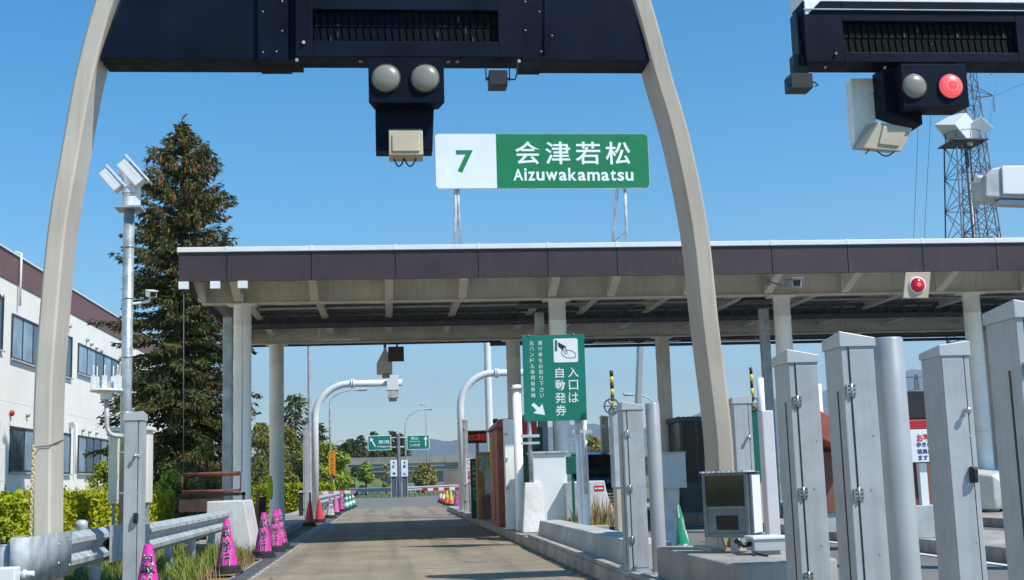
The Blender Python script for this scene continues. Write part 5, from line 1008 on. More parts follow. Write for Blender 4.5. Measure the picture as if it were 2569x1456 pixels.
# ------------------------------------------------------------------ office building on the left
XB = -13.6
zr = onx(0, 615, XB).z; zb_ = onx(0, 692, XB).z; yfar = onx(410, 1000, XB).y
of = T('office_building', 'two storey white office building with a maroon parapet band and dark framed windows', 'building', (XB-6, 30, 0))
b = MB(); b.box(XB-13, XB, 2, yfar, 0, zb_)
for zz in (onx(0, 1180, XB).z-.05, (onx(0, 1215, XB).z+onx(0, 900, XB).z)/2+.25): pass
b.build('wall', 'white_conc' if 0 else 'wall', of)
b = MB(); b.box(XB-13, XB+.04, 1.96, yfar+.04, zb_+.002, zr-.07); b.build('parapet', 'maroon', of)
b = MB(); b.box(XB-13.1, XB+.1, 1.9, yfar+.1, zr-.069, zr); b.build('roof_edge', 'trim', of, .01)
b = MB(); zj = onx(165, 1038, XB).z
b.box(XB+.001, XB+.006, 2, yfar, zj-.012, zj+.012)
for px in (3, 186, 330): y = onx(px, 1000, XB).y; b.box(XB+.001, XB+.006, y-.01, y+.01, 0, zb_)
b.box(XB+.001, XB+.03, 2, yfar, 0, .5); b.build('joints', 'column', of)
def window(pxa, pya, pxb, pyb, n, cur):
    a, c = onx(pxa, pya, XB), onx(pxb, pyb, XB); ya, yb, z1, z0 = a.y, c.y, a.z, c.z
    b = MB(); f = .07; x0, x1 = XB+.005, XB+.06
    b.box(x0, x1, ya, yb, z0, z0+f); b.box(x0, x1, ya, yb, z1-f, z1); b.box(x0, x1, ya, ya+f, z0+f, z1-f); b.box(x0, x1, yb-f, yb, z0+f, z1-f)
    for i in range(1, n): y = lerp(ya, yb, i/n); b.box(x0, x1-.015, y-.03, y+.03, z0+f, z1-f)
    w_ = b.build('window', 'winframe', of)
    b = MB(); b.box(XB+.06, XB+.12, ya-.08, yb+.08, z0-.06, z0-.002); b.build('sill', 'galv', w_)
    for i in range(n):
        b = MB(); y0, y1 = lerp(ya, yb, i/n), lerp(ya, yb, (i+1)/n); b.box(XB+.012, XB+.02, y0+.03, y1-.03, z0+f, z1-f); b.build('pane', 'curtain' if cur[i % len(cur)] else 'glass', w_)
window(29, 786, 104, 925, 3, (1, 1, 0)); window(-80, 700, 3, 880, 3, (0, 1, 0)); window(195, 860, 296, 972, 5, (1, 1, 0, 1, 0)); window(120, 820, 177, 950, 2, (0, 0)); window(320, 915, 385, 985, 4, (1, 0))
window(25, 1069, 90, 1186, 2, (0, 1)); window(-90, 1040, -8, 1180, 3, (0, 1)); window(120, 1080, 173, 1190, 2, (0, 1)); window(195, 1092, 268, 1190, 4, (1, 0, 0, 1)); window(318, 1110, 352, 1192, 2, (1, 0)); window(388, 1120, 402, 1192, 1, (1,))
for px, pt, pb in ((45, 636, 770), (185, 1065, 1190)):
    y = onx(px, pt, XB).y; b = MB(); b.tube([(XB+.12, y, onx(px, pb, XB).z), (XB+.12, y, onx(px, pt, XB).z), (XB-.1, y, onx(px, pt, XB).z+.05)], .05, 10); b.build('drainpipe', 'trim', of)
for i, (px, py) in enumerate([(0, 741), (216, 852), (227, 862), (240, 872), (252, 880), (205, 1078), (222, 1082), (240, 1085), (66, 1040), (172, 817)]):
    q = onx(px, py, XB); b = MB(); b.lathe([(.09, 0), (.1, .06), (.08, .13), (.001, .15)], q, 12, ax=(1, 0, -.3)); b.build('vent_cap', 'galv_dull', of)
q = onx(25, 1037, XB); b = MB(); b.lathe([(.11, 0), (.11, .08), (.06, .12), (.001, .13)], q+Vector((.03, 0, 0)), 16, ax=(1, 0, 0)); b.build('alarm_lamp', 'red', of)
b = MB(); q = onx(175, 1075, XB); b.box(XB+.01, XB+.16, q.y-.2, q.y+.1, q.z, q.z+.25); b.build('meter_box', 'galv', of)
q0, q1 = onx(-10, 1215, XB+1.0), onx(14, 1115, XB+1.0); b = MB(); b.box(XB+.3, XB+1, q0.y-.5, q1.y, q0.z-.6, q1.z); b.box(XB+1.001, XB+1.01, q0.y-.4, q1.y-.1, q0.z+.1, q1.z-.1); t = tag(b.build('air_conditioner', 'column', None, .02, org=(XB+.6, q1.y, 0)), 'pale outdoor unit standing against the white wall at the left edge', 'air conditioner')

# ------------------------------------------------------------------ vegetation
def spruce(name, label, x, y, h, rb, z0, m='needle', cones=True, dens=1., seed=1, shape=1.0, lean=0, cat='tree', spray=.34, cf=0.0, qn=3):
    random.seed(seed); t = T(name, label, cat, (x, y, 0)); b = MB(); b.tube([(x, y, 0), (x, y, h*.5), (x+.03, y, h*.97)], [h*.02+.05, h*.012+.03, .012], 10); tr = b.build('trunk', 'bark', t)
    lv = MB(); br = MB(); cn_ = MB(); z = z0
    while z < h*.985:
        f = (z-z0)/(h-z0); L0 = rb*(1-f)**.72*shape*(.62+.38*min(1, f*6+.5)) + .1
        if qn > 3: t_ = 1-z/h; L0 = (2.2*(1-math.exp(-t_/.21))*min(1, t_/.14+.06)+.04+.55*max(0, t_-.45))*(1+.12*math.sin(z*3.1))
        nb = int((7.5-3*f)*dens)+2
        for i in range(nb):
            a = random.uniform(0, 2*math.pi); L = L0*random.uniform(.72, 1.12)
            if random.random() < .06: L *= 1.22
            rise = lerp(-.18, .95, f**1.7)+random.uniform(-.12, .12); d = Vector((math.cos(a), math.sin(a), 0)); sd = Vector((-d.y, d.x, 0))
            n = max(3, int(L/(.14 if qn > 3 else .17))); P = []
            for k in range(n+1):
                s = k/n; P.append(Vector((x, y, z))+d*(L*s)+Vector((0, 0, L*(rise*s-.42*s*s+.3*s**3*(1 if f < .85 else .2)))))
            br.tube([P[0], P[n//2], P[-1]], [.03*(1-f)+.008, .016*(1-f)+.006, .004], 4, cap=False)
            for k in range(1, n+1):
                s = k/n; w_ = L*.3*(1-s*.75)*(.35+.65*math.sin(math.pi*min(1, s*.9+.1)))
                for q in range(qn if s > .3 else qn-1):
                    o_ = P[k]+sd*random.uniform(-w_, w_)+Vector((0, 0, random.uniform(-.1, .04)))+d*random.uniform(-.1, .1)
                    dirv = (d*random.uniform(.3, 1)+sd*random.uniform(-.8, .8)+Vector((0, 0, random.uniform(-1.1, .15)))).normalized()
                    side = dirv.cross(Vector((random.gauss(0, 1), random.gauss(0, 1), random.gauss(0, 1)))).normalized(); ln = spray*random.uniform(.6, 1.25); wd = ln*(.17 if qn > 3 else .15)
                    e = o_+dirv*ln; lv.add([o_, o_+dirv*ln*.5+side*wd, e, o_+dirv*ln*.5-side*wd], [(0, 1, 2, 3)])
            e = P[-1]; lv.add([e-sd*.03, e+sd*.03, e+d*.16+Vector((0, 0, .1))], [(0, 1, 2)])
            if cones and random.random() < .1+1.5*f*f+cf:
                for q in range(random.choice([1, 2, 3])+(2 if f > .6 else 0)):
                    s = random.uniform(.6, 1.0); c = P[min(n, int(s*n))]+sd*random.uniform(-.16, .16)+d*random.uniform(-.05, .08); r = random.uniform(.032, .042); ln = random.uniform(.15, .24)
                    cn_.lathe([(.006, 0), (r, -ln*.25), (r*.9, -ln*.6), (.008, -ln)], c, 6, smooth=False)
        z += .26*(h/13)**.5*(1 if f < .9 else .8)
    # leader shoots at the very top
    for i in range(9):
        a = random.uniform(0, 6.3); zz = h*random.uniform(.95, .99); d = Vector((math.cos(a)*.3, math.sin(a)*.3, .32))*h*.03
        for k in range(4): o_ = Vector((x, y, zz))+d*k*.35; s_ = Vector((random.gauss(0, 1), random.gauss(0, 1), .5)).normalized()*.06; lv.add([o_, o_+s_+d*.15, o_+d*.4, o_-s_+d*.15], [(0, 1, 2, 3)])
    lv.tube([(x, y, h*.9), (x, y, h)], [.03, .008], 5)
    br.build('limbs', 'bark', t); lv.build('crown', m, t)
    if cones: cb = cn_.build('seed_cones', 'cone_brown', t); cb['kind'] = 'stuff'
    return t
q = at(448, 1200, 42)
spruce('spruce_tree', 'tall dark spruce full of hanging brown cones behind the left end of the canopy', q.x, 42, at(447, 288, 42).z, 3.35, 1.3, dens=1.9, seed=3, cf=.05, qn=11, spray=.19)
def blob_tree(name, label, x, y, z0, z1, r, m, n, size, seed=1, lobes=9, trunk=True, group=None, cat='tree', asp=.55, flat=0):
    random.seed(seed); t = T(name, label, cat, (x, y, 0), group); h = z1-z0; C_ = []
    for i in range(lobes):
        f = random.uniform(.08, .92); a = random.uniform(0, 6.28); rr = r*math.sin(math.pi*min(.92, max(.18, f)))*random.uniform(.3, .75); C_.append((Vector((x+rr*math.cos(a), y+rr*math.sin(a), z0+h*f)), r*random.uniform(.3, .5)))
    C_.append((Vector((x, y, z1-r*.3)), r*.32))
    lv = MB(); per = n//len(C_)
    for c, cr in C_:
        pts = []
        for i in range(per):
            v = Vector((random.gauss(0, 1), random.gauss(0, 1), random.gauss(0, 1))).normalized()*cr*random.uniform(.55, 1.08); v.z *= .8; pts.append(c+v)
        leaves(lv, pts, size, 0, flat, asp)
    if trunk:
        b = MB(); b.tube([(x, y, 0), (x+.05*r, y, z0+h*.35), (x, y, z0+h*.75)], [.05*r+.05, .035*r+.03, .02], 8)
        for c, cr in C_[:7]: b.tube([(x, y, z0+(c.z-z0)*.45), tuple((Vector((x, y, c.z))+c)/2-Vector((0, 0, .08*h))), tuple(c)], [.02*r+.02, .015*r+.01, .008], 5)
        b.build('trunk', 'bark', t)
    lv.build('crown', m, t); return t
def tp_(px, Y): return cxy(px, Y)
spruce('conifer_tree', 'layered conifer rising between the rear left column and the curved pole', cxy(741, 76), 76, at(741, 988, 76).z, 2.0, .6, 'fir', False, .6, 11, spray=.42)
spruce('conifer_tree', 'small conifer just right of the left curved pole', cxy(800, 88), 88, at(800, 1062, 88).z, 1.3, .5, 'fir', False, .55, 12, spray=.4)
blob_tree('pine_tree', 'broad golden green pine between the first two canopy columns', cxy(655, 66), 66, .3, at(650, 1058, 66).z, 1.15, 'pine', 3600, .26, 13, 14, asp=.25)
blob_tree('pine_tree', 'bushy pine filling the gap right of the rear left column', cxy(722, 70), 70, .2, at(722, 1068, 70).z, 1.35, 'pine', 4200, .26, 14, 16, asp=.25)
blob_tree('pine_tree', 'low dark pine close behind the left curved pole', cxy(768, 74), 74, .1, at(768, 1130, 74).z, .95, 'pine', 2200, .25, 15, 10, asp=.25)
blob_tree('leafy_tree', 'bright yellow green tree behind the orange vertical sign', cxy(825, 84), 84, .2, at(825, 1108, 84).z, 1.5, 'leafg', 5200, .26, 16, 14)
blob_tree('leafy_tree', 'small round fresh green tree standing on the embankment', cxy(917, 128), 128, .4, at(917, 1160, 128).z, 1.15, 'leafg', 1500, .3, 17, 9)
blob_tree('bare_tree', 'thin half bare tree left of the white direction boards', cxy(968, 132), 132, .3, at(965, 1165, 132).z, .8, 'olive', 420, .28, 18, 8)
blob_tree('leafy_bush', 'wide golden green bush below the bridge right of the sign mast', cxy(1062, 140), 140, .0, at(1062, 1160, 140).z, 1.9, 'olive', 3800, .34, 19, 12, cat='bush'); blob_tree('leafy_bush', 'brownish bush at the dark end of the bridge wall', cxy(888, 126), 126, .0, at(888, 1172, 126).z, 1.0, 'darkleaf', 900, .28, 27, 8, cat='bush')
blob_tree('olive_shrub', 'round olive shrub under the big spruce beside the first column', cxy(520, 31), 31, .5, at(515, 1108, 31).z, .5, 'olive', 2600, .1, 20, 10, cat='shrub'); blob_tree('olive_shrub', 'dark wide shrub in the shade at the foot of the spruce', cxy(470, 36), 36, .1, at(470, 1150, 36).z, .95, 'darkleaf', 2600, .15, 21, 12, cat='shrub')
blob_tree('leafy_bush', 'fresh green bush against the office wall beside the beige box', cxy(262, 36), 36, .3, at(262, 1155, 36).z, .6, 'leafg', 1300, .13, 22, 8, cat='bush'); blob_tree('leafy_bush', 'pale green weeds tuft left of the rusty hanging bar', cxy(430, 30), 30, .1, at(432, 1178, 30).z, .5, 'leafg', 1200, .12, 23, 8, cat='bush')
blob_tree('leafy_tree', 'olive green treetop beyond the dark blue van', cxy(1488, 90), 90, .2, at(1490, 1090, 90).z, 1.6, 'olive', 2600, .25, 24, 12); blob_tree('leafy_tree', 'small green treetop right of the rear grey column', cxy(1698, 85), 85, .2, at(1700, 1098, 85).z, 1.0, 'leafg', 1400, .25, 25, 9)
blob_tree('leafy_bush', 'low bright lime bush left of the orange vertical sign', cxy(793, 80), 80, .0, at(793, 1165, 80).z, 1.1, 'leafg', 2600, .24, 61, 10, cat='bush'); blob_tree('leafy_bush', 'spreading lime bush right of the orange vertical sign', cxy(852, 92), 92, .0, at(852, 1150, 92).z, 1.0, 'leafg', 2200, .25, 62, 10, cat='bush'); blob_tree('pine_tree', 'golden pine close behind the rear left canopy column', cxy(688, 62), 62, .1, at(688, 1110, 62).z, 1.1, 'pine', 3200, .24, 63, 12, asp=.25)
random.seed(5)
for i, (px, pt) in enumerate(((867, 1108), (878, 1100), (893, 1104), (905, 1090), (938, 1082), (962, 1096), (985, 1080), (1003, 1086), (1013, 1093), (850, 1118))):
    Y = 236+i*1.5; spruce('conifer_tree', 'dark conifer in the distant row above the bridge wall', cxy(px, Y), Y, at(px, pt, Y).z, 1.9, 2.2, 'fir', False, .6, 30+i, spray=.7)['group'] = 'conifers beyond the bridge'
def hedge(label, x0, x1, y0, y1, z0, z1, n, seed, size=.085, wob=.06):
    random.seed(seed); t = T('clipped_hedge', label, 'hedge', ((x0+x1)/2, (y0+y1)/2, 0)); b = MB(); e = .1; b.box(x0+e, x1-e, y0+e, y1-e, 0, z1-e); b.build('twigs', 'hedgecore', t)
    lv = MB(); W, D, H = x1-x0, y1-y0, z1-z0; ar = [D*H, W*H, W*D, D*H*.3]; tot = sum(ar); pts = []
    for i in range(n):
        u = random.random()*tot; j = random.uniform(-wob, wob*.6); s_ = math.sin
        if u < ar[0]: p = Vector((x1+j, random.uniform(y0, y1), z0+random.random()**.8*H))
        elif u < ar[0]+ar[1]: p = Vector((random.uniform(x0, x1), y0-j, random.uniform(z0, z1)))
        elif u < ar[0]+ar[1]+ar[2]: p = Vector((random.uniform(x0, x1), random.uniform(y0, y1), z1+j))
        else: p = Vector((x0-j, random.uniform(y0, y1), random.uniform(z0, z1)))
        p += Vector((s_(p.y*2.3+p.z*3), s_(p.x*3+p.y), s_(p.y*1.7+p.x*2)))*.035; pts.append(p)
    for i in range(n//12): p = Vector((random.uniform(x0, x1), random.uniform(y0, y1), z1+abs(random.gauss(0, .06)))); pts.append(p)
    leaves(lv, pts, size); lv.build('foliage', 'hedge', t); return t
hedge('long lime green clipped hedge in front of the white office building', -6.6, -4.75, 18.2, 28.6, .1, 1.12, 26000, 41)
hedge('lime hedge block at the left edge behind the near guardrail', -6.4, -4.6, 12.4, 17.4, .15, 1.13, 20000, 42, .075)
hedge('far strip of lime hedge behind the rear left column', cxy(630, 58), cxy(770, 58), 57, 58.5, .1, 1.22, 5000, 43, .12); hedge('short far lime hedge by the foot of the curved pole', cxy(800, 66), cxy(838, 66), 65, 66.5, .1, 1.2, 1800, 44, .13)
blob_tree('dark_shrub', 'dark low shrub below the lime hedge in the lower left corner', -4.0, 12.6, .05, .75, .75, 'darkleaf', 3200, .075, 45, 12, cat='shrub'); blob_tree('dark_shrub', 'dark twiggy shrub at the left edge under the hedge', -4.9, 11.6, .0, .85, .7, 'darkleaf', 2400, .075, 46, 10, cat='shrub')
# grass on the verge
def blades(label, name, area, n, h, m, seed, zf=None, lean=.35, w_=.006):
    random.seed(seed); b = MB()
    for i in range(n):
        x, y = random.uniform(area[0], area[1]), random.uniform(area[2], area[3])
        if math.sin(x*5.1+y*1.3)+math.sin(y*2.9-x*1.7)+random.gauss(0, .8) < -.5: continue
        z = area[4] if len(area) > 4 else 0; hh = h*random.uniform(.35, 1.2)*(.75+.4*math.sin(y*1.9+x*2.3)); a = random.uniform(0, 6.28); d = Vector((math.cos(a), math.sin(a), 0)); s_ = Vector((-d.y, d.x, 0))*w_*random.uniform(.7, 1.6); p = Vector((x, y, z-.01))
        e = p+Vector((0, 0, hh))+d*hh*random.uniform(0, lean*2); mid = p+Vector((0, 0, hh*.55))+d*hh*lean*.3; b.add([p-s_, p+s_, mid+s_*.7, mid-s_*.7, e], [(0, 1, 2, 3), (3, 2, 4)])
    return tag(b.build(name, m), label, 'grass', kind='stuff')
blades('rough green grass growing along the verge under the guardrails', 'verge_grass', (-4.7, -2.4, 9.3, 23.2), 30000, .34, 'grassb', 51, w_=.007)
blades('dry straw coloured grass among the green verge grass', 'dry_grass', (-4.2, -2.2, 9.5, 23.0), 8000, .22, 'dryweed', 52)
blades('green grass under the far left hedge and shrubs', 'lawn_grass', (-9.5, -3.8, 22, 50), 6000, .3, 'grassb', 53, w_=.015)
blades('dry brown weeds on the island beside the slim hinged cabinet', 'dry_weeds', (3.5, 4.1, 22.6, 25.0, .3), 1100, .5, 'dryweed', 54, lean=.3, w_=.01)
blades('yellow green ground weeds on the island by the white curved plinth', 'low_weeds', (3.2, 4.0, 22.5, 26.3, .3), 1800, .16, 'grassb', 55, w_=.012)
b = MB(); b.prism([(3.14, 22.4), (3.95, 22.4), (3.95, 26.4), (3.3, 26.4)], (0, 0, .17), (1, 0, 0), (0, 1, 0), (0, 0, .16)); tag(b.build('planter_kerb', 'concrete', None, .02, org=(3.4, 23, .18)), 'raised concrete planter bed full of dry weeds on the island', 'planter')
random.seed(8); b = MB()   # dry leaves and dirt along the kerb foot
for i in range(420): y = 9+random.random()**1.3*20; p = Vector((2.41-abs(random.gauss(0, .07)), y, .014)); a = random.uniform(0, 6.3); s = random.uniform(.012, .035); b.add([p+Vector((math.cos(a+q)*s, math.sin(a+q)*s, random.uniform(0, .012))) for q in (0, 1.9, 3.3, 4.8)], [(0, 1, 2, 3)])
tag(b.build('leaf_litter', 'dryweed'), 'dry leaf litter gathered along the foot of the right kerb', 'litter', kind='stuff')

# ------------------------------------------------------------------ far background
YD = 190; zt_, zd0 = at(1000, 1146, YD).z, at(1000, 1172, YD).z; xa, xb = cxy(846, YD), cxy(1118, YD)
br_ = T('road_bridge', 'grey concrete road bridge crossing behind the exit road', 'bridge', (xa, YD, 0)); xz = cxy(1760, YD)
b = MB(); b.box(xa-6, xz, YD, YD+9, zd0, zd0+.9); b.box(xa-6, xz, YD+.3, YD+8.7, zd0-.7, zd0-.01); b.build('deck', 'bridge', br_)
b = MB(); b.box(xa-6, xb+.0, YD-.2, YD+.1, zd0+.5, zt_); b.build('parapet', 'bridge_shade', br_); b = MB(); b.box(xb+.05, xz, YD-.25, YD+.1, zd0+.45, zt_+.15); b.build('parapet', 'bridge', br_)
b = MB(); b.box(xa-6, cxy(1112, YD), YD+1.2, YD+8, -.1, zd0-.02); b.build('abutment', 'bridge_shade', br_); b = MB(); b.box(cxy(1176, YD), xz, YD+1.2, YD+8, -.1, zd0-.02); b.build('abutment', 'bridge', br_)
b = MB(); 
for i in range(46): x = lerp(xb+8, xz, i/45); b.box(x, x+.08, YD-.1, YD, zt_+.16, zt_+1.9)
for z in (.5, 1.2, 1.88): b.box(xb+8, xz, YD-.09, YD-.01, zt_+z, zt_+z+.1)
b.build('railing', 'galv_dull', br_)
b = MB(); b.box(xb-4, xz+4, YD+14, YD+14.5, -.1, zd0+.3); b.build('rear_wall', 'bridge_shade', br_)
# grassy embankment
b = MB(); P = []; NX, NY = 24, 8
xe0, xe1 = cxy(820, 150), cxy(1010, 150)
for j in range(NY+1):
    for i in range(NX+1):
        u, v = i/NX, j/NY; x = lerp(-40, xe1+3, u); hgt = 4.2*max(0, min(1, (xe0+5-x)/9+.5))*v**.8; P.append((x, lerp(126, 189, v), -.02+hgt+.25*math.sin(i*1.7)*math.sin(j*2.1)*v))
b.add(P, [(j*(NX+1)+i, j*(NX+1)+i+1, (j+1)*(NX+1)+i+1, (j+1)*(NX+1)+i) for j in range(NY) for i in range(NX)], 0, True); struct(b, 'grass_embankment', 'meadow')
# direction signs on a mast
Ys = 104; x = cxy(1000, Ys); mz = at(1000, 1090, Ys).z
t = T('sign_mast', 'dark grey steel mast carrying two green direction signs', 'sign mast', (x, Ys, 0)); b = MB(); b.lathe([(.17, 0), (.14, mz), (.001, mz+.02)], (x, Ys, 0), 14); b.build('mast', 'tower', t)
for ya in (1098, 1122):
    z = at(1000, ya, Ys).z; b = MB(); b.tube([(cxy(965, Ys), Ys+.05, z), (cxy(1040, Ys), Ys+.05, z)], .04, 8); b.build('arm', 'trim', t)
def dsign(xa, ya, xb, yb, rows, arrow, label):
    a, c = at(xa, yb, Ys-.2), at(xb, ya, Ys-.2); k = Ys/3100
    s = T('direction_sign', label, 'sign', ((a.x+c.x)/2, Ys-.2, a.z)); b = MB(); b.box(a.x, c.x, Ys-.2, Ys-.15, a.z, c.z); b.build('border', 'letter', s); b = MB(); b.box(a.x+.05, c.x-.05, Ys-.21, Ys-.201, a.z+.05, c.z-.05); b.build('panel', 'teal_sign', s)
    b = MB()
    for tx, px, py, w_, h_ in rows: b.text(tx, .3, at(px, py, Ys-.22), fitw=w_*k, fith=h_*k, bold=.004)
    (px, py), (qx, qy) = arrow; p, q = at(px, py, Ys-.22), at(qx, qy, Ys-.22); d = (q-p).normalized(); n_ = Vector((d.z, 0, -d.x)); b.add([p-n_*.05, p+n_*.05, q+n_*.05, q-n_*.05], [(0, 1, 2, 3)]); b.add([q-n_*.17, q+n_*.17, q+d*.3], [(0, 1, 2)]); b.build('lettering', 'letter', s)
dsign(923, 1092, 981, 1131, [('新潟', 963, 1109, 26, 9), ('Niigata', 963, 1121, 30, 5)], ((942, 1121), (933, 1106)), 'green direction sign with an arrow to the upper left'); dsign(1021, 1091, 1077, 1129, [('郡山', 1040, 1100, 18, 7), ('Koriyama', 1041, 1108, 24, 4), ('いわき', 1041, 1117, 25, 7)], ((1068, 1120), (1068, 1103)), 'green direction sign with an arrow pointing straight up')
for xa, xb, ch, label in ((980, 996, '新潟', 'white vertical board left of the sign mast'), (1007, 1023, '郡山', 'white vertical board right of the sign mast')):
    a, c = at(xa, 1196, Ys-1), at(xb, 1154, Ys-1); s = T('direction_board', label, 'sign', ((a.x+c.x)/2, Ys-1, 0)); b = MB(); b.box(a.x, c.x, Ys-1, Ys-.95, a.z, c.z); b.build('panel', 'white_sign', s); b = MB()
    xm = (a.x+c.x)/2; b.text(ch[0], .26, (xm, Ys-1.006, lerp(a.z, c.z, .58)), bold=.01); b.text(ch[1], .26, (xm, Ys-1.006, lerp(a.z, c.z, .16)), bold=.01)
    z = lerp(a.z, c.z, .82); b.add([(xm-.03, Ys-1.006, z-.14), (xm+.03, Ys-1.006, z-.14), (xm+.03, Ys-1.006, z), (xm-.03, Ys-1.006, z)], [(0, 1, 2, 3)]); b.add([(xm-.1, Ys-1.006, z), (xm+.1, Ys-1.006, z), (xm, Ys-1.006, z+.14)], [(0, 1, 2)]); b.build('lettering', 'letter_black', s)
    b = MB()
    for xx in (a.x+.03, c.x-.07): b.box(xx, xx+.04, Ys-.949, Ys-.92, 0, c.z)
    b.build('leg', 'galv', s); b = MB(); b.box(a.x+.08, c.x-.08, Ys-.9, Ys-.86, .1, a.z); b.build('lower_panel', 'tower', s)
# lamps
def lamp(label, px, Y, ytop, hx, hy):
    x = cxy(px, Y); zt_ = at(px, ytop, Y).z; h = at(hx, hy, Y); t = T('street_lamp', label, 'street lamp', (x, Y, 0)); P = [Vector((x, Y, 0)), Vector((x, Y, zt_))]; s = 1 if h.x > x else -1
    for i in range(1, 9): a = i/8*math.pi/2; P.append(Vector((x+(h.x-x)*(1-math.cos(a)), Y, zt_+(h.z-zt_)*math.sin(a))))
    b = MB(); b.tube(P, [.09, .06]+[.045]*8, 10); b.build('pole', 'galv', t); b = MB(); b.obox(h+Vector((s*.3, 0, 0)), (.75, .26, .13), Matrix.Rotation(-s*.08, 3, 'Y')); b.build('lamp_head', 'galv', t, .05)
    b = MB(); b.obox(h+Vector((s*.35, 0, -.075)), (.5, .2, .03)); b.build('lens', 'lens', t); return x
xl = lamp('slender street lamp arching right from behind the orange vertical sign', 829, 78, 1012, 895, 978); lamp('street lamp standing at the right side of the sign mast', 1018, 110, 1072, 1066, 1027); lamp('farthest thin street lamp behind the green sign with the upward arrow', 1071, 150, 1040, 1066, 1015); lamp('street lamp beyond the canopy with its arm reaching left', 1655, 75, 1035, 1590, 990); lamp('very distant pale street lamp beyond the orange sign', 838, 170, 1130, 852, 1106)
Yw_ = 77.8; a, c = at(825, 1195, Yw_), at(841, 1133, Yw_); s = T('vertical_sign', 'orange yellow vertical sign with dark characters on a lamp pole', 'sign', ((a.x+c.x)/2, Yw_, a.z)); b = MB(); b.box(a.x, c.x, Yw_-.05, Yw_, a.z, c.z); b.build('panel', 'yellow', s, .006); b = MB()
for i, ch in enumerate('歩行者の横断注意'): b.text(ch, 1, ((a.x+c.x)/2, Yw_-.056, lerp(c.z, a.z, (i+.5)/8)), bold=.01, fitw=.24, fith=.15)
b.build('lettering', 'letter_red', s); b = MB(); b.tube([(a.x+.2, Yw_+.1, a.z), (a.x+.5, Yw_+.1, .3)], .03, 6); b.build('stay', 'galv', s)
# lattice radio tower, pylons and wires
def lattice(mb, cx, cy, z0, z1, h0, h1, n, r, diag=True):
    cs = []
    for i in range(n+1):
        f = i/n; z = lerp(z0, z1, f); h = lerp(h0, h1, f); cs.append([Vector((cx+sx*h, cy+sy*h, z)) for sx, sy in ((-1, -1), (1, -1), (1, 1), (-1, 1))])
    for j in range(4): mb.tube([cs[0][j], cs[-1][j]], r, 6)
    for i in range(n):
        for j in range(4):
            a, c, d, e = cs[i][j], cs[i][(j+1) % 4], cs[i+1][j], cs[i+1][(j+1) % 4]; mb.tube([d, e], r*.5, 4)
            if diag: mb.tube([a, e], r*.5, 4); mb.tube([c, d], r*.5, 4)
Yt = 120; ct = at(2437, 600, Yt); zp = at(2425, 362, Yt).z
t = T('radio_tower', 'steel lattice radio tower with white horn antennas above the canopy roof', 'tower', (ct.x, Yt, 0)); b = MB(); lattice(b, ct.x, Yt, 0, zp, 3.1, 1.4, 10, .085); b.build('lattice', 'tower', t)
b = MB(); b.tube([(ct.x+.3, Yt, 0), (ct.x+.3, Yt, zp+.4)], .2, 12); b.build('cable_duct', 'galv_dark', t); b = MB(); b.box(ct.x-1.9, ct.x+1.9, Yt-1.9, Yt+1.9, zp, zp+.12)
for i in range(8): a = i*math.pi/4; b.tube([(ct.x+1.8*math.cos(a), Yt+1.8*math.sin(a), zp+.12), (ct.x+1.8*math.cos(a), Yt+1.8*math.sin(a), zp+1.1)], .04, 5)
b.tube([(ct.x+1.85*math.cos(i*math.pi/8), Yt+1.85*math.sin(i*math.pi/8), zp+1.1) for i in range(17)], .04, 5); b.build('platform', 'tower', t)
for px, py, ang, sx in ((2404, 322, 38, 1), (2450, 325, -32, 1)):
    c = at(px, py, Yt); rot = Matrix.Rotation(R(ang), 3, 'Y') @ Matrix.Rotation(R(25 if ang > 0 else -30), 3, 'Z'); b = MB(); hs = [(1.7, 1.5, -.4), (.9, .9, 1.9)] if ang > 0 else [(1.4, 1.4, -.2), (1.1, 1.1, 1.5)]
    vs = [c+rot @ Vector((sx_*a, sy_*d, z-.6)) for a, d, z in hs for sx_, sy_ in ((-1, -1), (1, -1), (1, 1), (-1, 1))]; b.hexa(vs); b.build('horn_antenna', 'trim', t, .05)
b = MB(); lattice(b, ct.x+.2, Yt, zp+.12, at(2425, 250, Yt).z, .55, .3, 6, .07); b.build('top_mast', 'tower', t)
Yp_ = 270; cp_ = at(2432, 240, Yp_); t = T('power_pylon', 'high voltage pylon with long cross arms behind the radio tower', 'pylon', (cp_.x, Yp_, 0)); b = MB(); lattice(b, cp_.x, Yp_, 0, cp_.z+12, 5, 1.2, 20, .16); b.build('lattice', 'tower', t)
za = cp_.z; xe = at(2492, 243, Yp_).x
for dz, e in ((0, xe), (9, xe)):
    b = MB(); L = e-cp_.x
    for s in (-1, 1):
        tip = Vector((cp_.x+s*L, Yp_, za+dz))
        for q in (-1.1, 1.1):
            b.tube([(cp_.x+s*1.2, Yp_+q, za+dz-.6), tip], .1, 5); b.tube([(cp_.x+s*1.2, Yp_+q, za+dz+1.8), tip], .1, 5)
    b.build('cross_arm', 'tower', t); b = MB()
    for s in (-1, 1):
        for i in range(9): b.lathe([(.05, 0), (.22, -.12), (.05, -.3)], (cp_.x+s*L, Yp_, za+dz-.3-i*.42), 8)
    b.build('insulator', 'tower', t)
def wire(pts, label): 
    b = MB(); b.tube(pts, .035, 4); return tag(b.build('power_line', 'tower', None, 0, org=tuple(pts[0])), label, 'wire', 'power lines beside the radio tower')
wl = 'thin power line crossing the sky left of the radio tower'
for pa, pb in (((2340, 200), (2318, 606)), ((2308, 200), (2292, 606))): wire([at(pa[0], pa[1], 160), at(pb[0], pb[1], 200)], wl)
for pa, pb in (((2500, 205), (2468, 380)), ((2492, 262), (2462, 470)), ((2490, 243), (2580, 205))): wire([at(pa[0], pa[1], 265), at(pb[0], pb[1], 230)], 'thin power line running down from the pylon arm right of the radio tower')
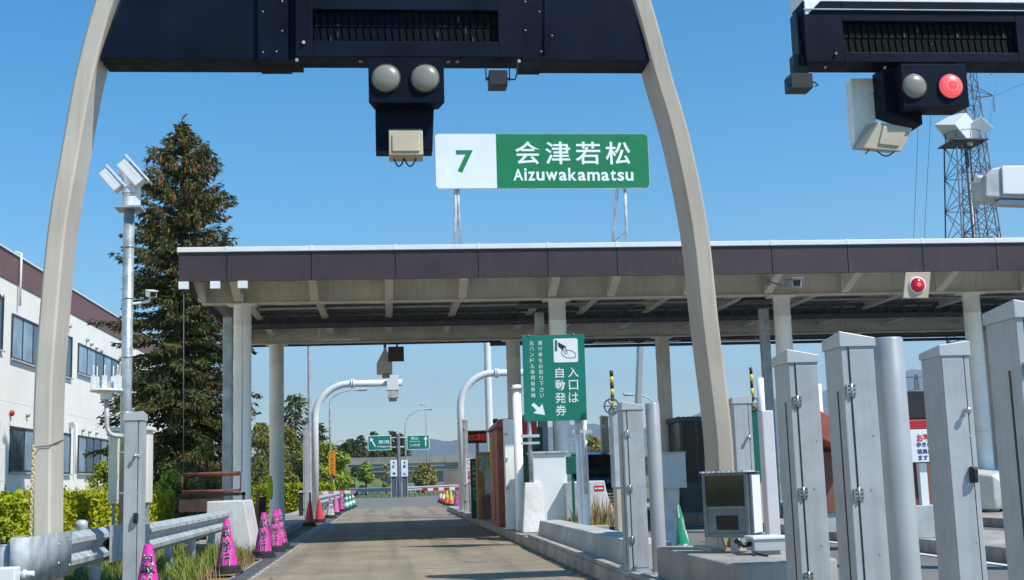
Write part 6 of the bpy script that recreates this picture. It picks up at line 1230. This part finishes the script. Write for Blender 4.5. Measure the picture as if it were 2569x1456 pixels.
Yq_ = 900; c = at(2298, 940, Yq_); t = T('power_pylon', 'tiny distant pylon against the blue mountain in the gap right of the round pipe', 'pylon', (c.x, Yq_, 0)); b = MB(); lattice(b, c.x, Yq_, 0, c.z, 5, .8, 14, .25); b.build('lattice', 'tower', t); b = MB()
for dz in (-2, -14, -26): b.tube([(c.x-9, Yq_, c.z+dz), (c.x+9, Yq_, c.z+dz)], .4, 5)
b.build('cross_arm', 'tower', t)
# mountains
random.seed(77); RP = [(-700, 1195), (-200, 1190), (300, 1165), (600, 1150), (820, 1135), (900, 1132), (960, 1120), (1020, 1110), (1080, 1101), (1130, 1107), (1200, 1098), (1300, 1085), (1380, 1072), (1440, 1066), (1490, 1063), (1560, 1080), (1620, 1074), (1690, 1055), (1760, 1035), (1900, 1010), (2050, 985), (2200, 950), (2290, 926), (2335, 932), (2450, 970), (2700, 1010), (3200, 1030), (4200, 1100)]
b = MB(); YM = 9500; vs = []; n = len(RP)*3-2; rows = 7
Q = []
for i in range(len(RP)-1):
    for j in range(3): f = j/3; Q.append((lerp(RP[i][0], RP[i+1][0], f), lerp(RP[i][1], RP[i+1][1], f)+(random.uniform(-3, 3) if j else 0)))
Q.append(RP[-1])
for r_ in range(rows):
    v = r_/(rows-1)
    for i, (px, py) in enumerate(Q):
        p = at(px, py, YM); f = (1-abs(v*2-1))**.9; Yy = YM+(v-.5)*2600; vs.append((p.x*(1+(v-.5)*.1)+random.uniform(-40, 40)*(v != .5), Yy, max(-.05, p.z*f*(1+random.uniform(-.12, .12)*(v not in (0, .5, 1))))-.04))
m_ = len(Q); b.add(vs, [(r_*m_+i, r_*m_+i+1, (r_+1)*m_+i+1, (r_+1)*m_+i) for r_ in range(rows-1) for i in range(m_-1)], 0, True); struct(b, 'mountains', 'mount')
# air between here and the mountains
b = MB(); b.box(-13200, 13200, -250, 12600, -1.2, 1000); hz = b.build('haze', []); hz['kind'] = 'stuff'; hz['label'] = 'pale air that turns the distant mountains blue'; hz['category'] = 'haze'
hm = bpy.data.materials.new('air'); hm.use_nodes = True; n_ = hm.node_tree.nodes; n_.remove(n_['Principled BSDF']); pv = n_.new('ShaderNodeVolumePrincipled'); pv.inputs['Color'].default_value = (.72, .86, 1, 1); pv.inputs['Density'].default_value = .00012; pv.inputs['Anisotropy'].default_value = .2
hm.node_tree.links.new(pv.outputs[0], n_['Material Output'].inputs['Volume']); hz.data.materials.append(hm)
